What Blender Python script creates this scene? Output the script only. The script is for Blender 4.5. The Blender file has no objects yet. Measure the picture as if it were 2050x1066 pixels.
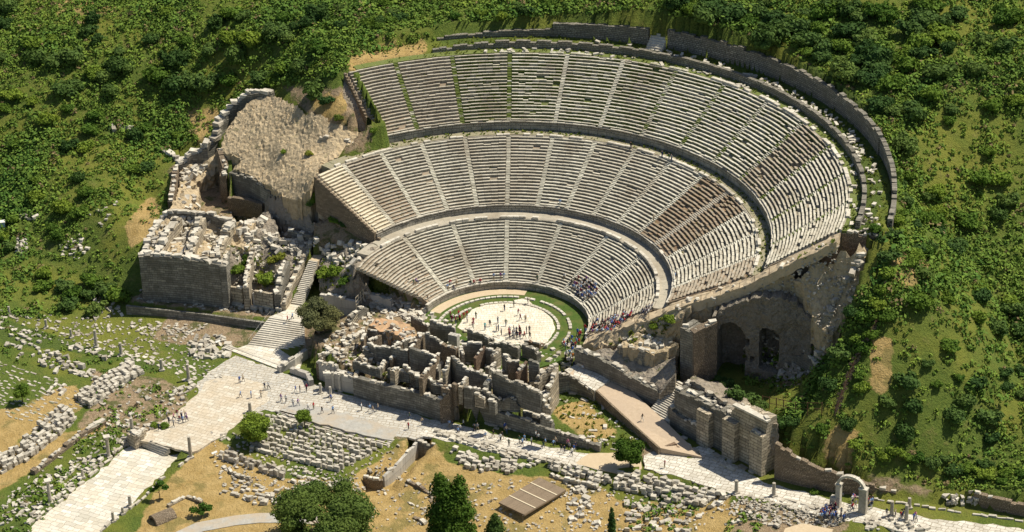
import bpy, math, random
import numpy as np
from mathutils import Vector, Matrix
S = bpy.context.scene
COL = S.collection
RAD = math.radians
random.seed(7); rng = np.random.default_rng(7)

# ------------------------------------------------------------------ camera
IW, IH, FPX = 2050.0, 1066.0, 5054.0
CAM = np.array([0.0, -467.493, 258.496])
FWD = np.array([0.00428, 0.88689, -0.46197]); FWD /= np.linalg.norm(FWD)
ROLL = RAD(-1.74)
_r0 = np.cross(FWD, [0, 0, 1.0]); _r0 /= np.linalg.norm(_r0); _u0 = np.cross(_r0, FWD)
RGT = _r0*math.cos(ROLL)+_u0*math.sin(ROLL); UPV = -_r0*math.sin(ROLL)+_u0*math.cos(ROLL)
cd = bpy.data.cameras.new('camera'); cam = bpy.data.objects.new('camera', cd); COL.objects.link(cam)
M4 = Matrix(((RGT[0], UPV[0], -FWD[0], CAM[0]), (RGT[1], UPV[1], -FWD[1], CAM[1]), (RGT[2], UPV[2], -FWD[2], CAM[2]), (0, 0, 0, 1)))
cam.matrix_world = M4
cd.sensor_width = 36.0; cd.lens = FPX/IW*36.0; cd.clip_start = 5; cd.clip_end = 4000
S.camera = cam

# ------------------------------------------------------------------ sky, sun, exposure
SUN_AZ, SUN_EL = RAD(18), RAD(59)          # azimuth from +X towards +Y
wd = bpy.data.worlds.new('World'); S.world = wd; wd.use_nodes = True
nt = wd.node_tree; bg = nt.nodes['Background']
sky = nt.nodes.new('ShaderNodeTexSky'); sky.sky_type = 'NISHITA'; sky.sun_disc = False
sky.sun_elevation = SUN_EL; sky.sun_rotation = RAD(90)-SUN_AZ
nt.links.new(sky.outputs[0], bg.inputs[0]); bg.inputs[1].default_value = 0.075
sd = bpy.data.lights.new('sun', 'SUN'); sd.energy = 4.7; sd.angle = RAD(0.5); sd.color = (1.0, 0.94, 0.81)
so = bpy.data.objects.new('sun', sd); COL.objects.link(so)
sv = Vector((math.cos(SUN_EL)*math.cos(SUN_AZ), math.cos(SUN_EL)*math.sin(SUN_AZ), math.sin(SUN_EL)))
so.rotation_euler = sv.to_track_quat('Z', 'Y').to_euler(); so.location = sv*300
S.view_settings.view_transform = 'Standard'; S.view_settings.look = 'None'
S.view_settings.exposure = 0.3; S.view_settings.gamma = 1.0
S.cycles.max_bounces = 4; S.cycles.diffuse_bounces = 2

# ------------------------------------------------------------------ pixels of the photograph -> the ground
def ray(px, py):
    return FWD+RGT*((px-IW/2)/FPX)-UPV*((py-IH/2)/FPX)
def at(px, py, z):
    d = ray(px, py); t = (z-CAM[2])/d[2]; return CAM+d*t
def project(P):
    d = np.asarray(P, float)-CAM; k = d@FWD
    return IW/2+FPX*(d@RGT)/k, IH/2-FPX*(d@UPV)/k

# ------------------------------------------------------------------ terrain: heights surveyed at control points
CP = [  # px, py, z
 (-250,-60,27),(0,-150,33),(0,0,26),(150,0,28),(350,0,31),(550,0,34),(700,0,36.5),(850,20,37.5),(1000,-100,46),(1000,0,40),(1060,25,38.5),(1185,0,41),
 (1250,-100,48),(1300,0,43),(1380,40,41.5),(1500,70,41),(1580,100,40.5),(1500,0,44),(1650,-100,52),(1650,130,40),(1730,180,39.5),(1700,0,46),(1800,100,42),(1790,260,36),
 (2050,-100,54),(2050,0,47),(2250,0,48),(2050,150,42),(1900,200,39),(1800,320,33),(2050,300,31),(1800,420,27),(1900,450,23),(2250,400,25),
 (1790,500,25),(2050,500,18),(1775,570,20),(1725,640,16.5),(1685,700,12),(1760,540,23),(1600,720,5),(1612,790,6),(1900,650,11.5),(2050,650,11),(2250,650,12),(1650,770,8),(1600,820,6),(1750,850,4.5),
 (1900,850,3.5),(2050,850,4),(1580,870,4),(1575,890,3.4),(1700,954,-0.6),(1820,980,-2.6),(1950,983,-1.6),(2050,1000,-1),(2250,950,1),
 (1500,1010,-4.3),(1600,1010,-4.3),(1700,1040,-4.2),(2050,1080,-4),(2200,1120,-4),(1500,1100,-6),(1900,1150,-6),(2050,1200,-7),
 (650,170,30),(680,140,33),(690,200,29),(600,190,26),(560,170,26),(620,120,32),(500,170,22),(740,110,35),(860,85,35.5),
 (430,230,16),(400,300,12),(330,300,10),(200,250,13),(0,250,12),(-250,250,10),(0,130,20),(250,130,22),(500,100,28.5),
 (100,350,7),(0,380,4),(-250,450,-2),(250,350,9),(300,400,5),(340,370,8),(0,500,-2),(130,480,0.5),(220,430,6),(180,530,-1.5),(260,490,3.5),(270,560,-1),
 (0,600,-4.5),(150,600,-4),(240,600,-4),(-250,650,-5),(330,640,-4.8),(500,660,-4.8),(600,720,-4.8),
 (0,700,-5),(0,850,-5.5),(200,720,-5),(-250,850,-6),(350,720,-5),(500,760,-5),(450,850,-5.2),(300,820,-5.3),(150,900,-5.8),(0,1000,-6.5),(-200,1100,-6.5),
 (260,900,-5.5),(400,890,-5.4),(300,990,-6.4),(60,1120,-6.5),(450,950,-6),(600,960,-6.2),(400,1060,-6.8),(600,1150,-7),
 (560,810,-5),(850,850,-5),(900,860,-5),(1170,910,-4.8),(1300,930,-4.5),(1450,960,-4.3),
 (500,900,-5.6),(700,930,-5.9),(800,870,-5.4),(850,950,-7.2),(950,960,-6.4),(1100,940,-5.4),(1150,1000,-6.4),(1250,970,-5.4),(1350,1010,-6),(1000,1060,-7.2),(800,1060,-8),(1300,1100,-7),(1100,1180,-8),
 (1250,860,-4.2),(1330,890,-4.4),(1170,850,-4.2),
]
_c = np.array([at(*p) for p in CP])
def _tps(a, b):
    d2 = ((a[:, None, :]-b[None])**2).sum(-1); return 0.5*d2*np.log(d2+1e-9)
def _fit():
    P = _c[:, :2]/100; n = len(P)
    K = _tps(P, P)+np.eye(n)*0.0006
    Q = np.c_[np.ones(n), P]; A = np.block([[K, Q], [Q.T, np.zeros((3, 3))]])
    return P, np.linalg.solve(A, np.r_[_c[:, 2], 0, 0, 0])
_tp, _tw = _fit()
def H0(x, y):
    x = np.atleast_1d(np.asarray(x, float)); y = np.atleast_1d(np.asarray(y, float)); out = np.empty(len(x))
    for i in range(0, len(x), 20000):
        q = np.c_[np.clip(x[i:i+20000], -230, 230), np.clip(y[i:i+20000], -140, 260)]/100
        out[i:i+20000] = _tps(q, _tp)@_tw[:-3]+np.c_[np.ones(len(q)), q]@_tw[-3:]
    return out
def vnoise(x, y, s, seed=0):
    xi = np.floor(x/s); yi = np.floor(y/s); fx = x/s-xi; fy = y/s-yi
    fx = fx*fx*(3-2*fx); fy = fy*fy*(3-2*fy)
    def h(a, b): v = np.sin(a*127.1+b*311.7+seed*74.7)*43758.5453; return v-np.floor(v)
    return (h(xi, yi)*(1-fx)+h(xi+1, yi)*fx)*(1-fy)+(h(xi, yi+1)*(1-fx)+h(xi+1, yi+1)*fx)*fy-0.5
def in_poly(x, y, poly):
    ins = np.zeros(len(x), bool); n = len(poly)
    for i in range(n):
        x0, y0 = poly[i][:2]; x1, y1 = poly[(i+1) % n][:2]
        c = ((y0 > y) != (y1 > y))
        ins ^= c & (x < (x1-x0)*(y-y0)/((y1-y0) or 1e-9)+x0)
    return ins

# theatre bowl: heights of the cavea by radius
R_ORCH, R1A, R1B, R2A, R2B, R3A, R3B, R_RING, R_OUT = 18.4, 33.0, 35.8, 36.0, 53.6, 56.3, 71.6, 74.0, 80.0
def bowl(r):
    return np.interp(r, [0, 18.3, 18.5, 33, 35.7, 36, 53.6, 56.1, 56.4, 71.6, 74.0, 80.0, 80.6], [-.02, -.02, 1.5, 10, 10, 11.6, 20.5, 20.9, 22.8, 33.2, 33.3, 34.0, 40.5])
A_R = -20.0                      # right end of the cavea, degrees
def left_end(r):                 # left end of the cavea, degrees, per tier
    return np.where(r < 34.5, 154.0, np.where(r < 55, 138.0, 118.0))
FLATS = []                        # (polygon in world xy, height)
def flat(pxs, z, raw=False):
    FLATS.append(([tuple(at(a, b, z)[:2]) for a, b in pxs] if not raw else pxs, z))
# ------------------------------------------------------------------ level ground under streets and terraces (photo outline, height)
flat([(340,770),(470,700),(560,745),(610,715),(650,720),(720,745),(890,790),(1000,822),(1090,815),(1160,840),(1235,888),(1290,915),(1290,940),(1180,935),(1000,920),(860,885),(800,888),(540,830),(430,880),(380,905),(262,880)], -5.06)
flat([(370,905),(280,1010),(170,1130),(-60,1140),(60,1050),(170,960),(262,882)], -6.62)
flat([(548,830),(778,890),(660,955),(470,900)], -5.75)
flat([(1300,905),(1345,842),(1400,860),(1460,880),(1528,925),(1600,945),(1690,970),(1790,995),(2000,1020),(2300,1060),(2300,1130),(1900,1082),(1640,1032),(1440,985),(1290,942)], -4.36)
flat([(1120,745),(1195,775),(1260,830),(1326,893),(1310,898),(1240,885),(1190,895),(1080,845),(1060,815)], -4.0)
flat([(1165,715),(1210,735),(1310,800),(1340,845),(1400,915),(1322,897),(1197,780),(1150,745)], -3.9)
flat([(700,590),(640,640),(620,680),(650,712),(705,738),(885,782),(960,806),(1085,790),(1115,735),(1150,700),(1200,690),(1300,640),(1180,600),(1000,560),(850,580)], -0.35)
flat([(530,625),(575,600),(640,560),(760,600),(700,640),(640,680),(612,640),(560,625)], -1.96)
flat([(255,600),(260,607),(540,642),(560,625),(560,600),(300,585)], -3.0)
flat([(300,500),(290,508),(440,520),(460,495),(560,440),(480,420),(350,412)], 6.0)
flat([(772,960),(802,931),(838,892),(872,897),(858,922),(830,948),(808,972),(770,976)], -8.9)
flat([(728,964),(766,966),(806,985),(780,1004),(730,1000)], -8.6)
flat([(365,340),(430,345),(455,400),(462,412),(500,425),(566,465),(540,475),(470,452),(350,425)], 5.0)
flat([(458,530),(565,585),(600,585),(640,520),(640,480),(560,440),(480,430)], 0)
flat([(1360,700),(1385,770),(1440,795),(1500,820),(1555,800),(1540,760),(1560,700),(1560,610),(1400,625)], 0.6)
def Hg(x, y):
    x = np.atleast_1d(np.asarray(x, float)); y = np.atleast_1d(np.asarray(y, float))
    h = H0(x, y); n = vnoise(x, y, 9, 1)*1.1+vnoise(x, y, 3.7, 2)*.5+vnoise(x, y, 1.7, 3)*.22
    amp = np.clip((h+4.6)/5, 0.12, 1); h = h+n*amp
    for poly, z in FLATS: h = np.where(in_poly(x, y, poly), z+vnoise(x, y, 2.1, 4)*.06, h)
    r = np.hypot(x, y); a = np.degrees(np.arctan2(y, x)); a = np.where(a < -120, a+360, a)
    b = bowl(r)
    ins = (r < 80.3) & (a > A_R+1) & (a < left_end(r)-1.8) & ~((r < 34.5) & (a > 150)) | ((r < 18.3))
    h = np.where(ins, np.minimum(np.maximum(h, -.35) if False else h, 1e9), h)
    h = np.where(ins & (r < 74), b-1.3, h)
    h = np.where(ins & (r < 18.6), -.3, h)
    h = np.where((r >= 74) & (r < 79.6) & (a > A_R) & (a < 112), b+vnoise(x, y, 3, 5)*.3, h)
    h = np.where((r >= 80.6) & (r < 83) & (a > A_R) & (a < 100), np.maximum(h, np.where(a > 80, 36, np.where(a > 28, 37.9, np.where(a > 14, 36.5, 0)))), h)
    h = np.where((r >= 79.6) & (r < 80.6) & (a > A_R) & (a < 100), 34, h)
    # keep the hill behind the bowl from rising through it
    near = (r >= 72) & (r < 80.3) & (a >= 100) & (a < 118)
    h = np.where(near, np.minimum(h, 33.2+np.clip(r-72, 0, 9)*.25), h)
    dd = np.hypot(np.maximum(0, r-80.5), np.maximum(0, (-20.3-a)*r*.01745)); emb = (r > 76.5) & (a < 6) & (a > -42) & (dd > .2)
    h = np.where(emb, np.maximum(h, 33.4-.95*dd-np.clip(a+8, 0, 20)*.2+n*.6), h)
    for poly, f in CAPS: 
        m = in_poly(x, y, poly)
        if m.any(): h[m] = np.minimum(h[m], f(x[m], y[m])-1.6)
    return h
CAPS = []
def Htop(x, y):
    h = Hg(x, y)
    for poly, f in CAPS:
        m = in_poly(x, y, poly)
        if m.any(): h[m] = np.maximum(h[m], f(x[m], y[m]))
    return h
def G(px, py, it=9, H=None):
    Hf = H or Hg
    px = np.atleast_1d(np.asarray(px, float)); py = np.atleast_1d(np.asarray(py, float))
    d = FWD[None]+RGT[None]*((px-IW/2)/FPX)[:, None]-UPV[None]*((py-IH/2)/FPX)[:, None]
    lo = (62-CAM[2])/d[:, 2]; hi = (-12-CAM[2])/d[:, 2]; t = lo.copy(); done = np.zeros(len(px), bool); prev = lo.copy()
    N = 46
    for k in range(N+1):                                 # march, then bisect
        tt = lo+(hi-lo)*k/N; P = CAM+d*tt[:, None]
        below = (P[:, 2] < Hf(P[:, 0], P[:, 1])) & ~done
        if k == 0: below[:] = False
        t[below] = tt[below]; prev[below] = (lo+(hi-lo)*(k-1)/N)[below]; done |= below
    t[~done] = hi[~done]; prev[~done] = lo[~done]
    for _ in range(it):
        m = (t+prev)/2; P = CAM+d*m[:, None]; b = P[:, 2] < Hf(P[:, 0], P[:, 1])
        t = np.where(b, m, t); prev = np.where(b, prev, m)
    P = CAM+d*t[:, None]; P[:, 2] = Hf(P[:, 0], P[:, 1]); return P
def g1(px, py): return G([px], [py])[0]

# ------------------------------------------------------------------ materials
def newmat(name):
    m = bpy.data.materials.new(name); m.use_nodes = True; nt = m.node_tree; nt.nodes.clear()
    out = nt.nodes.new('ShaderNodeOutputMaterial'); bs = nt.nodes.new('ShaderNodeBsdfPrincipled')
    nt.links.new(bs.outputs[0], out.inputs[0]); bs.inputs['Roughness'].default_value = .92
    bs.inputs['Specular IOR Level'].default_value = .15
    return m, nt, bs
def N(nt, t, **kw):
    n = nt.nodes.new(t)
    for k, v in kw.items():
        if k.startswith('i_'): n.inputs[k[2:].replace('_', ' ')].default_value = v
        else: setattr(n, k, v)
    return n
def mixc(nt, f, a, b, mode='MIX'):
    n = nt.nodes.new('ShaderNodeMix'); n.data_type = 'RGBA'; n.blend_type = mode; n.clamp_factor = True
    for s, v in ((0, f), (6, a), (7, b)):
        if isinstance(v, bpy.types.NodeSocket): nt.links.new(v, n.inputs[s])
        else: n.inputs[s].default_value = v if s == 0 else (tuple(v)+(1,) if len(v) == 3 else v)
    return n.outputs[2]
def mth(nt, op, a, b=None, c=None, clamp=False):
    n = nt.nodes.new('ShaderNodeMath'); n.operation = op; n.use_clamp = clamp
    for s, v in ((0, a), (1, b), (2, c)):
        if v is None: continue
        if isinstance(v, bpy.types.NodeSocket): nt.links.new(v, n.inputs[s])
        else: n.inputs[s].default_value = v
    return n.outputs[0]
def noise(nt, scale, detail=3, rough=.6, vec=None, obj=False):
    n = N(nt, 'ShaderNodeTexNoise'); n.inputs['Scale'].default_value = scale; n.inputs['Detail'].default_value = detail; n.inputs['Roughness'].default_value = rough
    if vec is None:
        if obj: vec = nt.nodes.new('ShaderNodeTexCoord').outputs['Object']
        else: vec = nt.nodes.new('ShaderNodeNewGeometry').outputs['Position']
    nt.links.new(vec, n.inputs['Vector']); return n.outputs[0]
def ramp(nt, f, lo, hi): 
    n = nt.nodes.new('ShaderNodeMapRange'); n.inputs[1].default_value = lo; n.inputs[2].default_value = hi; nt.links.new(f, n.inputs[0]); return n.outputs[0]
def bump(nt, bs, h, dist=.1, strength=1.0, prev=None):
    b = N(nt, 'ShaderNodeBump'); b.inputs['Strength'].default_value = strength; b.inputs['Distance'].default_value = dist
    nt.links.new(h, b.inputs['Height'])
    if prev is not None: nt.links.new(prev, b.inputs['Normal'])
    nt.links.new(b.outputs[0], bs.inputs['Normal']); return b.outputs[0]
def attr(nt, name='tint'):
    a = N(nt, 'ShaderNodeAttribute', attribute_name=name); s = nt.nodes.new('ShaderNodeSeparateColor'); nt.links.new(a.outputs['Color'], s.inputs[0]); return s.outputs
def wallvec(nt, curved=False):
    g = nt.nodes.new('ShaderNodeNewGeometry'); p = nt.nodes.new('ShaderNodeSeparateXYZ'); nt.links.new(g.outputs['Position'], p.inputs[0])
    n = nt.nodes.new('ShaderNodeSeparateXYZ'); nt.links.new(g.outputs['True Normal'], n.inputs[0])
    x, y, z = p.outputs; nx, ny, nz = n.outputs
    if curved:
        u = mth(nt, 'MULTIPLY', mth(nt, 'ARCTAN2', y, x), mth(nt, 'SQRT', mth(nt, 'ADD', mth(nt, 'MULTIPLY', x, x), mth(nt, 'MULTIPLY', y, y))))
    else:
        u = mth(nt, 'SUBTRACT', mth(nt, 'MULTIPLY', nx, y), mth(nt, 'MULTIPLY', ny, x))
        u = mth(nt, 'ADD', u, mth(nt, 'MULTIPLY', nz, x))
    v = mth(nt, 'ADD', z, mth(nt, 'MULTIPLY', nz, y))
    c = nt.nodes.new('ShaderNodeCombineXYZ'); nt.links.new(u, c.inputs[0]); nt.links.new(v, c.inputs[1]); return c.outputs[0]
def masonry(name, c1, c2, dirt, bw=1.3, bh=.55, mortar=.05, curved=False, stain=.5, bd=.12, green=.0):
    m, nt, bs = newmat(name); v = wallvec(nt, curved)
    # wobble the courses a little
    wob = noise(nt, .9, 2); vv = N(nt, 'ShaderNodeVectorMath', operation='ADD'); nt.links.new(v, vv.inputs[0])
    cb = nt.nodes.new('ShaderNodeCombineXYZ'); nt.links.new(mth(nt, 'MULTIPLY', wob, .5), cb.inputs[0]); nt.links.new(mth(nt, 'MULTIPLY', wob, .25), cb.inputs[1]); nt.links.new(cb.outputs[0], vv.inputs[1])
    b = N(nt, 'ShaderNodeTexBrick'); nt.links.new(vv.outputs[0], b.inputs['Vector']); b.inputs['Scale'].default_value = 1
    b.inputs['Brick Width'].default_value = bw; b.inputs['Row Height'].default_value = bh; b.inputs['Mortar Size'].default_value = mortar
    b.inputs['Color1'].default_value = (*c1, 1); b.inputs['Color2'].default_value = (*c2, 1); b.inputs['Mortar'].default_value = (*[k*.45 for k in dirt], 1); b.inputs['Bias'].default_value = -.1; b.offset_frequency = 2; b.squash = 1.4; b.squash_frequency = 3
    n1 = noise(nt, .35, 5, .7); n2 = noise(nt, 2.3, 4, .7)
    b2 = N(nt, 'ShaderNodeTexBrick'); nt.links.new(vv.outputs[0], b2.inputs['Vector']); b2.inputs['Scale'].default_value = 1; b2.inputs['Brick Width'].default_value = bw*2.3; b2.inputs['Row Height'].default_value = bh; b2.inputs['Mortar Size'].default_value = 0
    b2.inputs['Color1'].default_value = (.62, .62, .62, 1); b2.inputs['Color2'].default_value = (1.25, 1.22, 1.15, 1)
    sx = N(nt, 'ShaderNodeMapping'); nt.links.new(v, sx.inputs[0]); sx.inputs['Scale'].default_value = (1.6, .12, 1); st = noise(nt, 1.0, 4, .7, vec=sx.outputs[0])
    col = mixc(nt, .85, b.outputs[0], mixc(nt, 1.0, b.outputs[0], b2.outputs[0], 'MULTIPLY')); col = mixc(nt, mth(nt, 'MULTIPLY', ramp(nt, st, .5, .7), .55), col, [k*.8 for k in dirt])
    col = mixc(nt, mth(nt, 'MULTIPLY', ramp(nt, n1, .40, .60), stain), col, dirt)
    col = mixc(nt, mth(nt, 'MULTIPLY', ramp(nt, n2, .55, .75), .4), col, [min(1, k*1.35) for k in c1])
    if green: col = mixc(nt, mth(nt, 'MULTIPLY', ramp(nt, noise(nt, .8, 5), .55, .65), green), col, (.06, .09, .02))
    t = attr(nt); col = mixc(nt, 1.0, col, (1, 1, 1), 'MULTIPLY') if False else col
    nt.links.new(col, bs.inputs[0])
    h = mth(nt, 'ADD', mth(nt, 'MULTIPLY', b.outputs[1], -.7), mth(nt, 'MULTIPLY', n2, .9)); bump(nt, bs, h, bd)
    return m
MAT = {}
def tinted(name, ramp_cols, nscale=1.2, weed=(.085, .105, .025), soil=(.2, .14, .08), bd=.06, obj=False):
    """stone whose face attribute 'tint' gives R brightness, G weeds, B brown wear"""
    m, nt, bs = newmat(name); t = attr(nt); n1 = noise(nt, nscale, 5, .7); n2 = noise(nt, nscale*4.3, 3, .7)
    f = mth(nt, 'ADD', mth(nt, 'MULTIPLY', t[0], .75), mth(nt, 'MULTIPLY', mth(nt, 'SUBTRACT', n1, .5), 1.3), clamp=True)
    col = mixc(nt, f, ramp_cols[0], ramp_cols[1])
    col = mixc(nt, mth(nt, 'MULTIPLY', t[2], ramp(nt, n1, .3, .6)), col, soil)
    nl = noise(nt, .11, 3, .6); col = mixc(nt, mth(nt, 'MULTIPLY', ramp(nt, nl, .5, .68), .45), col, mixc(nt, .5, soil, ramp_cols[0]))
    wf = ramp(nt, mth(nt, 'ADD', mth(nt, 'MULTIPLY', t[1], .9), mth(nt, 'SUBTRACT', n2, .5)), .42, .58)
    n = nt.nodes.new('ShaderNodeMath'); n.operation = 'MINIMUM'; nt.links.new(wf, n.inputs[0]); n.inputs[1].default_value = 1
    col = mixc(nt, n.outputs[0], col, mixc(nt, n2, weed, [k*2.0 for k in weed]))
    nt.links.new(col, bs.inputs[0]); bump(nt, bs, mth(nt, 'ADD', n1, mth(nt, 'MULTIPLY', n2, .5)), bd)
    return m
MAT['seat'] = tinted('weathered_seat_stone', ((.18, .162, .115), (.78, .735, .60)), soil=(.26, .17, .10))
MAT['seat_new'] = tinted('restored_pale_seat_stone', ((.48, .40, .27), (.80, .72, .55)))
MAT['block'] = tinted('weathered_marble_block', ((.25, .22, .17), (.76, .70, .58)), 1.6, bd=.08)
MAT['wall_grey'] = masonry('grey_limestone_masonry', (.25, .235, .20), (.35, .33, .28), (.13, .118, .092), 1.3, .55, .03, stain=.75)
MAT['wall_cream'] = masonry('cream_marble_masonry', (.44, .38, .28), (.58, .50, .38), (.22, .18, .13), 1.7, .7, stain=.4)
MAT['wall_brown'] = masonry('brown_rubble_masonry', (.34, .27, .19), (.44, .36, .27), (.20, .15, .10), .5, .3, .05, stain=.6, bd=.2)
MAT['podium'] = masonry('curved_podium_masonry', (.36, .34, .29), (.46, .43, .37), (.17, .16, .13), 1.6, 1.0, .04, True, .5, green=.25)
MAT['ringwall'] = masonry('rough_ring_masonry', (.33, .31, .26), (.42, .39, .33), (.19, .17, .13), .8, .45, .06, True, .7, bd=.25, green=.2)
MAT['brick'] = masonry('red_brick_masonry', (.30, .19, .13), (.38, .27, .19), (.17, .13, .09), .6, .2, .03)
MAT['concrete'] = masonry('pale_concrete', (.46, .43, .38), (.50, .47, .42), (.3, .28, .24), 4, 2.4, .02, stain=.3, bd=.03)

def rubblemat(name, a, b, c, green=.15, bd=.5, scale=1.0):
    m, nt, bs = newmat(name); n1 = noise(nt, .25*scale, 4); n2 = noise(nt, 1.3*scale, 6, .75)
    v = N(nt, 'ShaderNodeTexVoronoi'); v.inputs['Scale'].default_value = 1.5*scale; nt.links.new(nt.nodes.new('ShaderNodeNewGeometry').outputs['Position'], v.inputs['Vector'])
    col = mixc(nt, ramp(nt, n2, .35, .65), a, b); col = mixc(nt, ramp(nt, n1, .45, .65), col, c)
    if green: col = mixc(nt, mth(nt, 'MULTIPLY', ramp(nt, noise(nt, .5, 6, .7), .6, .66), green*3, clamp=True), col, (.08, .11, .02))
    nt.links.new(col, bs.inputs[0]); bump(nt, bs, mth(nt, 'ADD', mth(nt, 'MULTIPLY', v.outputs[0], .5), n2), bd); return m
MAT['rubble'] = rubblemat('sunbleached_mortar_rubble', (.36, .27, .16), (.60, .48, .31), (.48, .38, .24), .12, .4, .8)
MAT['rubble_grey'] = rubblemat('grey_mortar_rubble', (.24, .20, .15), (.42, .36, .28), (.30, .25, .19), .2)

MAT['weedy'] = rubblemat('weedy_earth_slope', (.07, .11, .02), (.15, .18, .04), (.26, .21, .11), 0, .3)
MAT['crag'] = rubblemat('shaded_grey_core_masonry', (.17, .145, .11), (.34, .30, .24), (.24, .20, .15), .12, .5, 1.3)
def pavemat(name, c1, c2, dirt, bw, bh, rot, gap=.04, stain=.5, tan=None):
    m, nt, bs = newmat(name); g = nt.nodes.new('ShaderNodeNewGeometry'); mp = N(nt, 'ShaderNodeMapping'); nt.links.new(g.outputs['Position'], mp.inputs[0]); mp.inputs['Rotation'].default_value = (0, 0, rot)
    wob = N(nt, 'ShaderNodeTexNoise'); wob.inputs['Scale'].default_value = .4; nt.links.new(g.outputs['Position'], wob.inputs['Vector'])
    va = N(nt, 'ShaderNodeVectorMath', operation='MULTIPLY_ADD'); nt.links.new(wob.outputs[1], va.inputs[0]); va.inputs[1].default_value = (1.2, 1.2, 0); nt.links.new(mp.outputs[0], va.inputs[2])
    b = N(nt, 'ShaderNodeTexBrick'); nt.links.new(va.outputs[0], b.inputs['Vector']); b.inputs['Scale'].default_value = 1
    b.inputs['Brick Width'].default_value = bw; b.inputs['Row Height'].default_value = bh; b.inputs['Mortar Size'].default_value = gap
    b.inputs['Color1'].default_value = (*c1, 1); b.inputs['Color2'].default_value = (*c2, 1); b.inputs['Mortar'].default_value = (*dirt, 1); b.squash = .6; b.squash_frequency = 3
    n1 = noise(nt, .22, 5, .7); n2 = noise(nt, 2.0, 4, .7)
    col = mixc(nt, mth(nt, 'MULTIPLY', ramp(nt, n1, .45, .6), stain), b.outputs[0], tan or dirt)
    col = mixc(nt, mth(nt, 'MULTIPLY', ramp(nt, n2, .5, .8), .5), col, [k*.6 for k in c1])
    nt.links.new(col, bs.inputs[0]); bump(nt, bs, mth(nt, 'ADD', mth(nt, 'MULTIPLY', b.outputs[1], -1), n2), .05); return m
MAT['marble_road'] = pavemat('marble_street_paving', (.52, .48, .40), (.72, .67, .57), (.30, .25, .17), 1.6, 1.0, RAD(27), .05, .35)
MAT['harbour'] = pavemat('pale_slab_paving', (.50, .46, .37), (.76, .71, .61), (.36, .31, .22), 2.2, 1.1, RAD(27), .035, .55, (.60, .52, .38))
MAT['square'] = pavemat('worn_slab_paving', (.42, .40, .35), (.58, .54, .46), (.33, .26, .17), 1.5, .9, RAD(20), .06, .5, (.46, .41, .32))
MAT['orch'] = pavemat('orchestra_slabs', (.62, .56, .44), (.80, .74, .60), (.46, .38, .26), 1.1, .9, 0, .03, .5, (.62, .52, .36))
MAT['earth'] = rubblemat('compacted_tan_earth', (.48, .37, .23), (.58, .47, .32), (.52, .41, .27), 0, .05)
MAT['tanpave'] = pavemat('worn_tan_paving', (.50, .43, .32), (.64, .58, .47), (.38, .31, .22), 1.5, 1.0, RAD(27), .035, .6, (.52, .42, .29))
MAT['sand'] = rubblemat('smooth_ramp_earth', (.42, .32, .22), (.52, .41, .29), (.45, .35, .25), 0, .06)
MAT['greypad'] = rubblemat('grey_gravel_surface', (.33, .31, .27), (.44, .42, .37), (.42, .35, .26), 0, .06)
MAT['redearth'] = rubblemat('reddish_earth', (.44, .26, .14), (.52, .34, .20), (.40, .28, .16), .1, .1)

def leafmat(name, a, b, rnd=.35):
    m, nt, bs = newmat(name); oi = nt.nodes.new('ShaderNodeObjectInfo'); n1 = noise(nt, .9, 3); n2 = noise(nt, .08, 2)
    col = mixc(nt, ramp(nt, n1, .3, .7), a, b); col = mixc(nt, mth(nt, 'MULTIPLY', ramp(nt, n2, .4, .6), .35), col, [b[0]*1.3, b[1]*1.05, b[2]*.8])
    hs = N(nt, 'ShaderNodeHueSaturation'); nt.links.new(col, hs.inputs['Color'])
    nt.links.new(mth(nt, 'ADD', mth(nt, 'MULTIPLY', oi.outputs['Random'], rnd*2), 1-rnd), hs.inputs['Value'])
    nt.links.new(mth(nt, 'ADD', mth(nt, 'MULTIPLY', oi.outputs['Random'], -.04), .52), hs.inputs['Hue'])
    nt.links.new(hs.outputs[0], bs.inputs[0]); bs.inputs['Roughness'].default_value = .8
    tr = nt.nodes.new('ShaderNodeBsdfTranslucent'); nt.links.new(hs.outputs[0], tr.inputs[0]); mx = nt.nodes.new('ShaderNodeMixShader'); mx.inputs[0].default_value = .3; nt.links.new(bs.outputs[0], mx.inputs[1]); nt.links.new(tr.outputs[0], mx.inputs[2]); nt.links.new(mx.outputs[0], [n for n in nt.nodes if n.type == 'OUTPUT_MATERIAL'][0].inputs[0])
    return m
MAT['leaf_dark'] = leafmat('dark_evergreen_leaves', (.045, .095, .026), (.10, .175, .038))
MAT['leaf_mid'] = leafmat('green_shrub_leaves', (.07, .145, .02), (.155, .245, .032))
MAT['leaf_light'] = leafmat('yellow_green_leaves', (.13, .18, .025), (.22, .26, .045))
MAT['leaf_olive'] = leafmat('grey_green_olive_leaves', (.11, .125, .05), (.20, .20, .09), .1)
MAT['leaf_pine'] = leafmat('pine_needles', (.055, .11, .022), (.12, .19, .042), .1)
MAT['leaf_fresh'] = leafmat('fresh_green_leaves', (.035, .085, .010), (.085, .16, .02), .1)
MAT['bark'] = rubblemat('grey_brown_bark', (.10, .07, .045), (.16, .12, .08), (.12, .09, .06), 0, .05, 3)
def plain(name, c, rough=.8, metal=0, n=.25):
    m, nt, bs = newmat(name); nn = noise(nt, 3, 3, obj=True)
    nt.links.new(mixc(nt, nn, [k*(1-n) for k in c], [min(1, k*(1+n)) for k in c]), bs.inputs[0]); bs.inputs['Roughness'].default_value = rough; bs.inputs['Metallic'].default_value = metal; return m
MAT['wood'] = plain('weathered_plank_wood', (.24, .18, .12)); MAT['woodpale'] = plain('pale_batten_wood', (.62, .52, .36))
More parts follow.
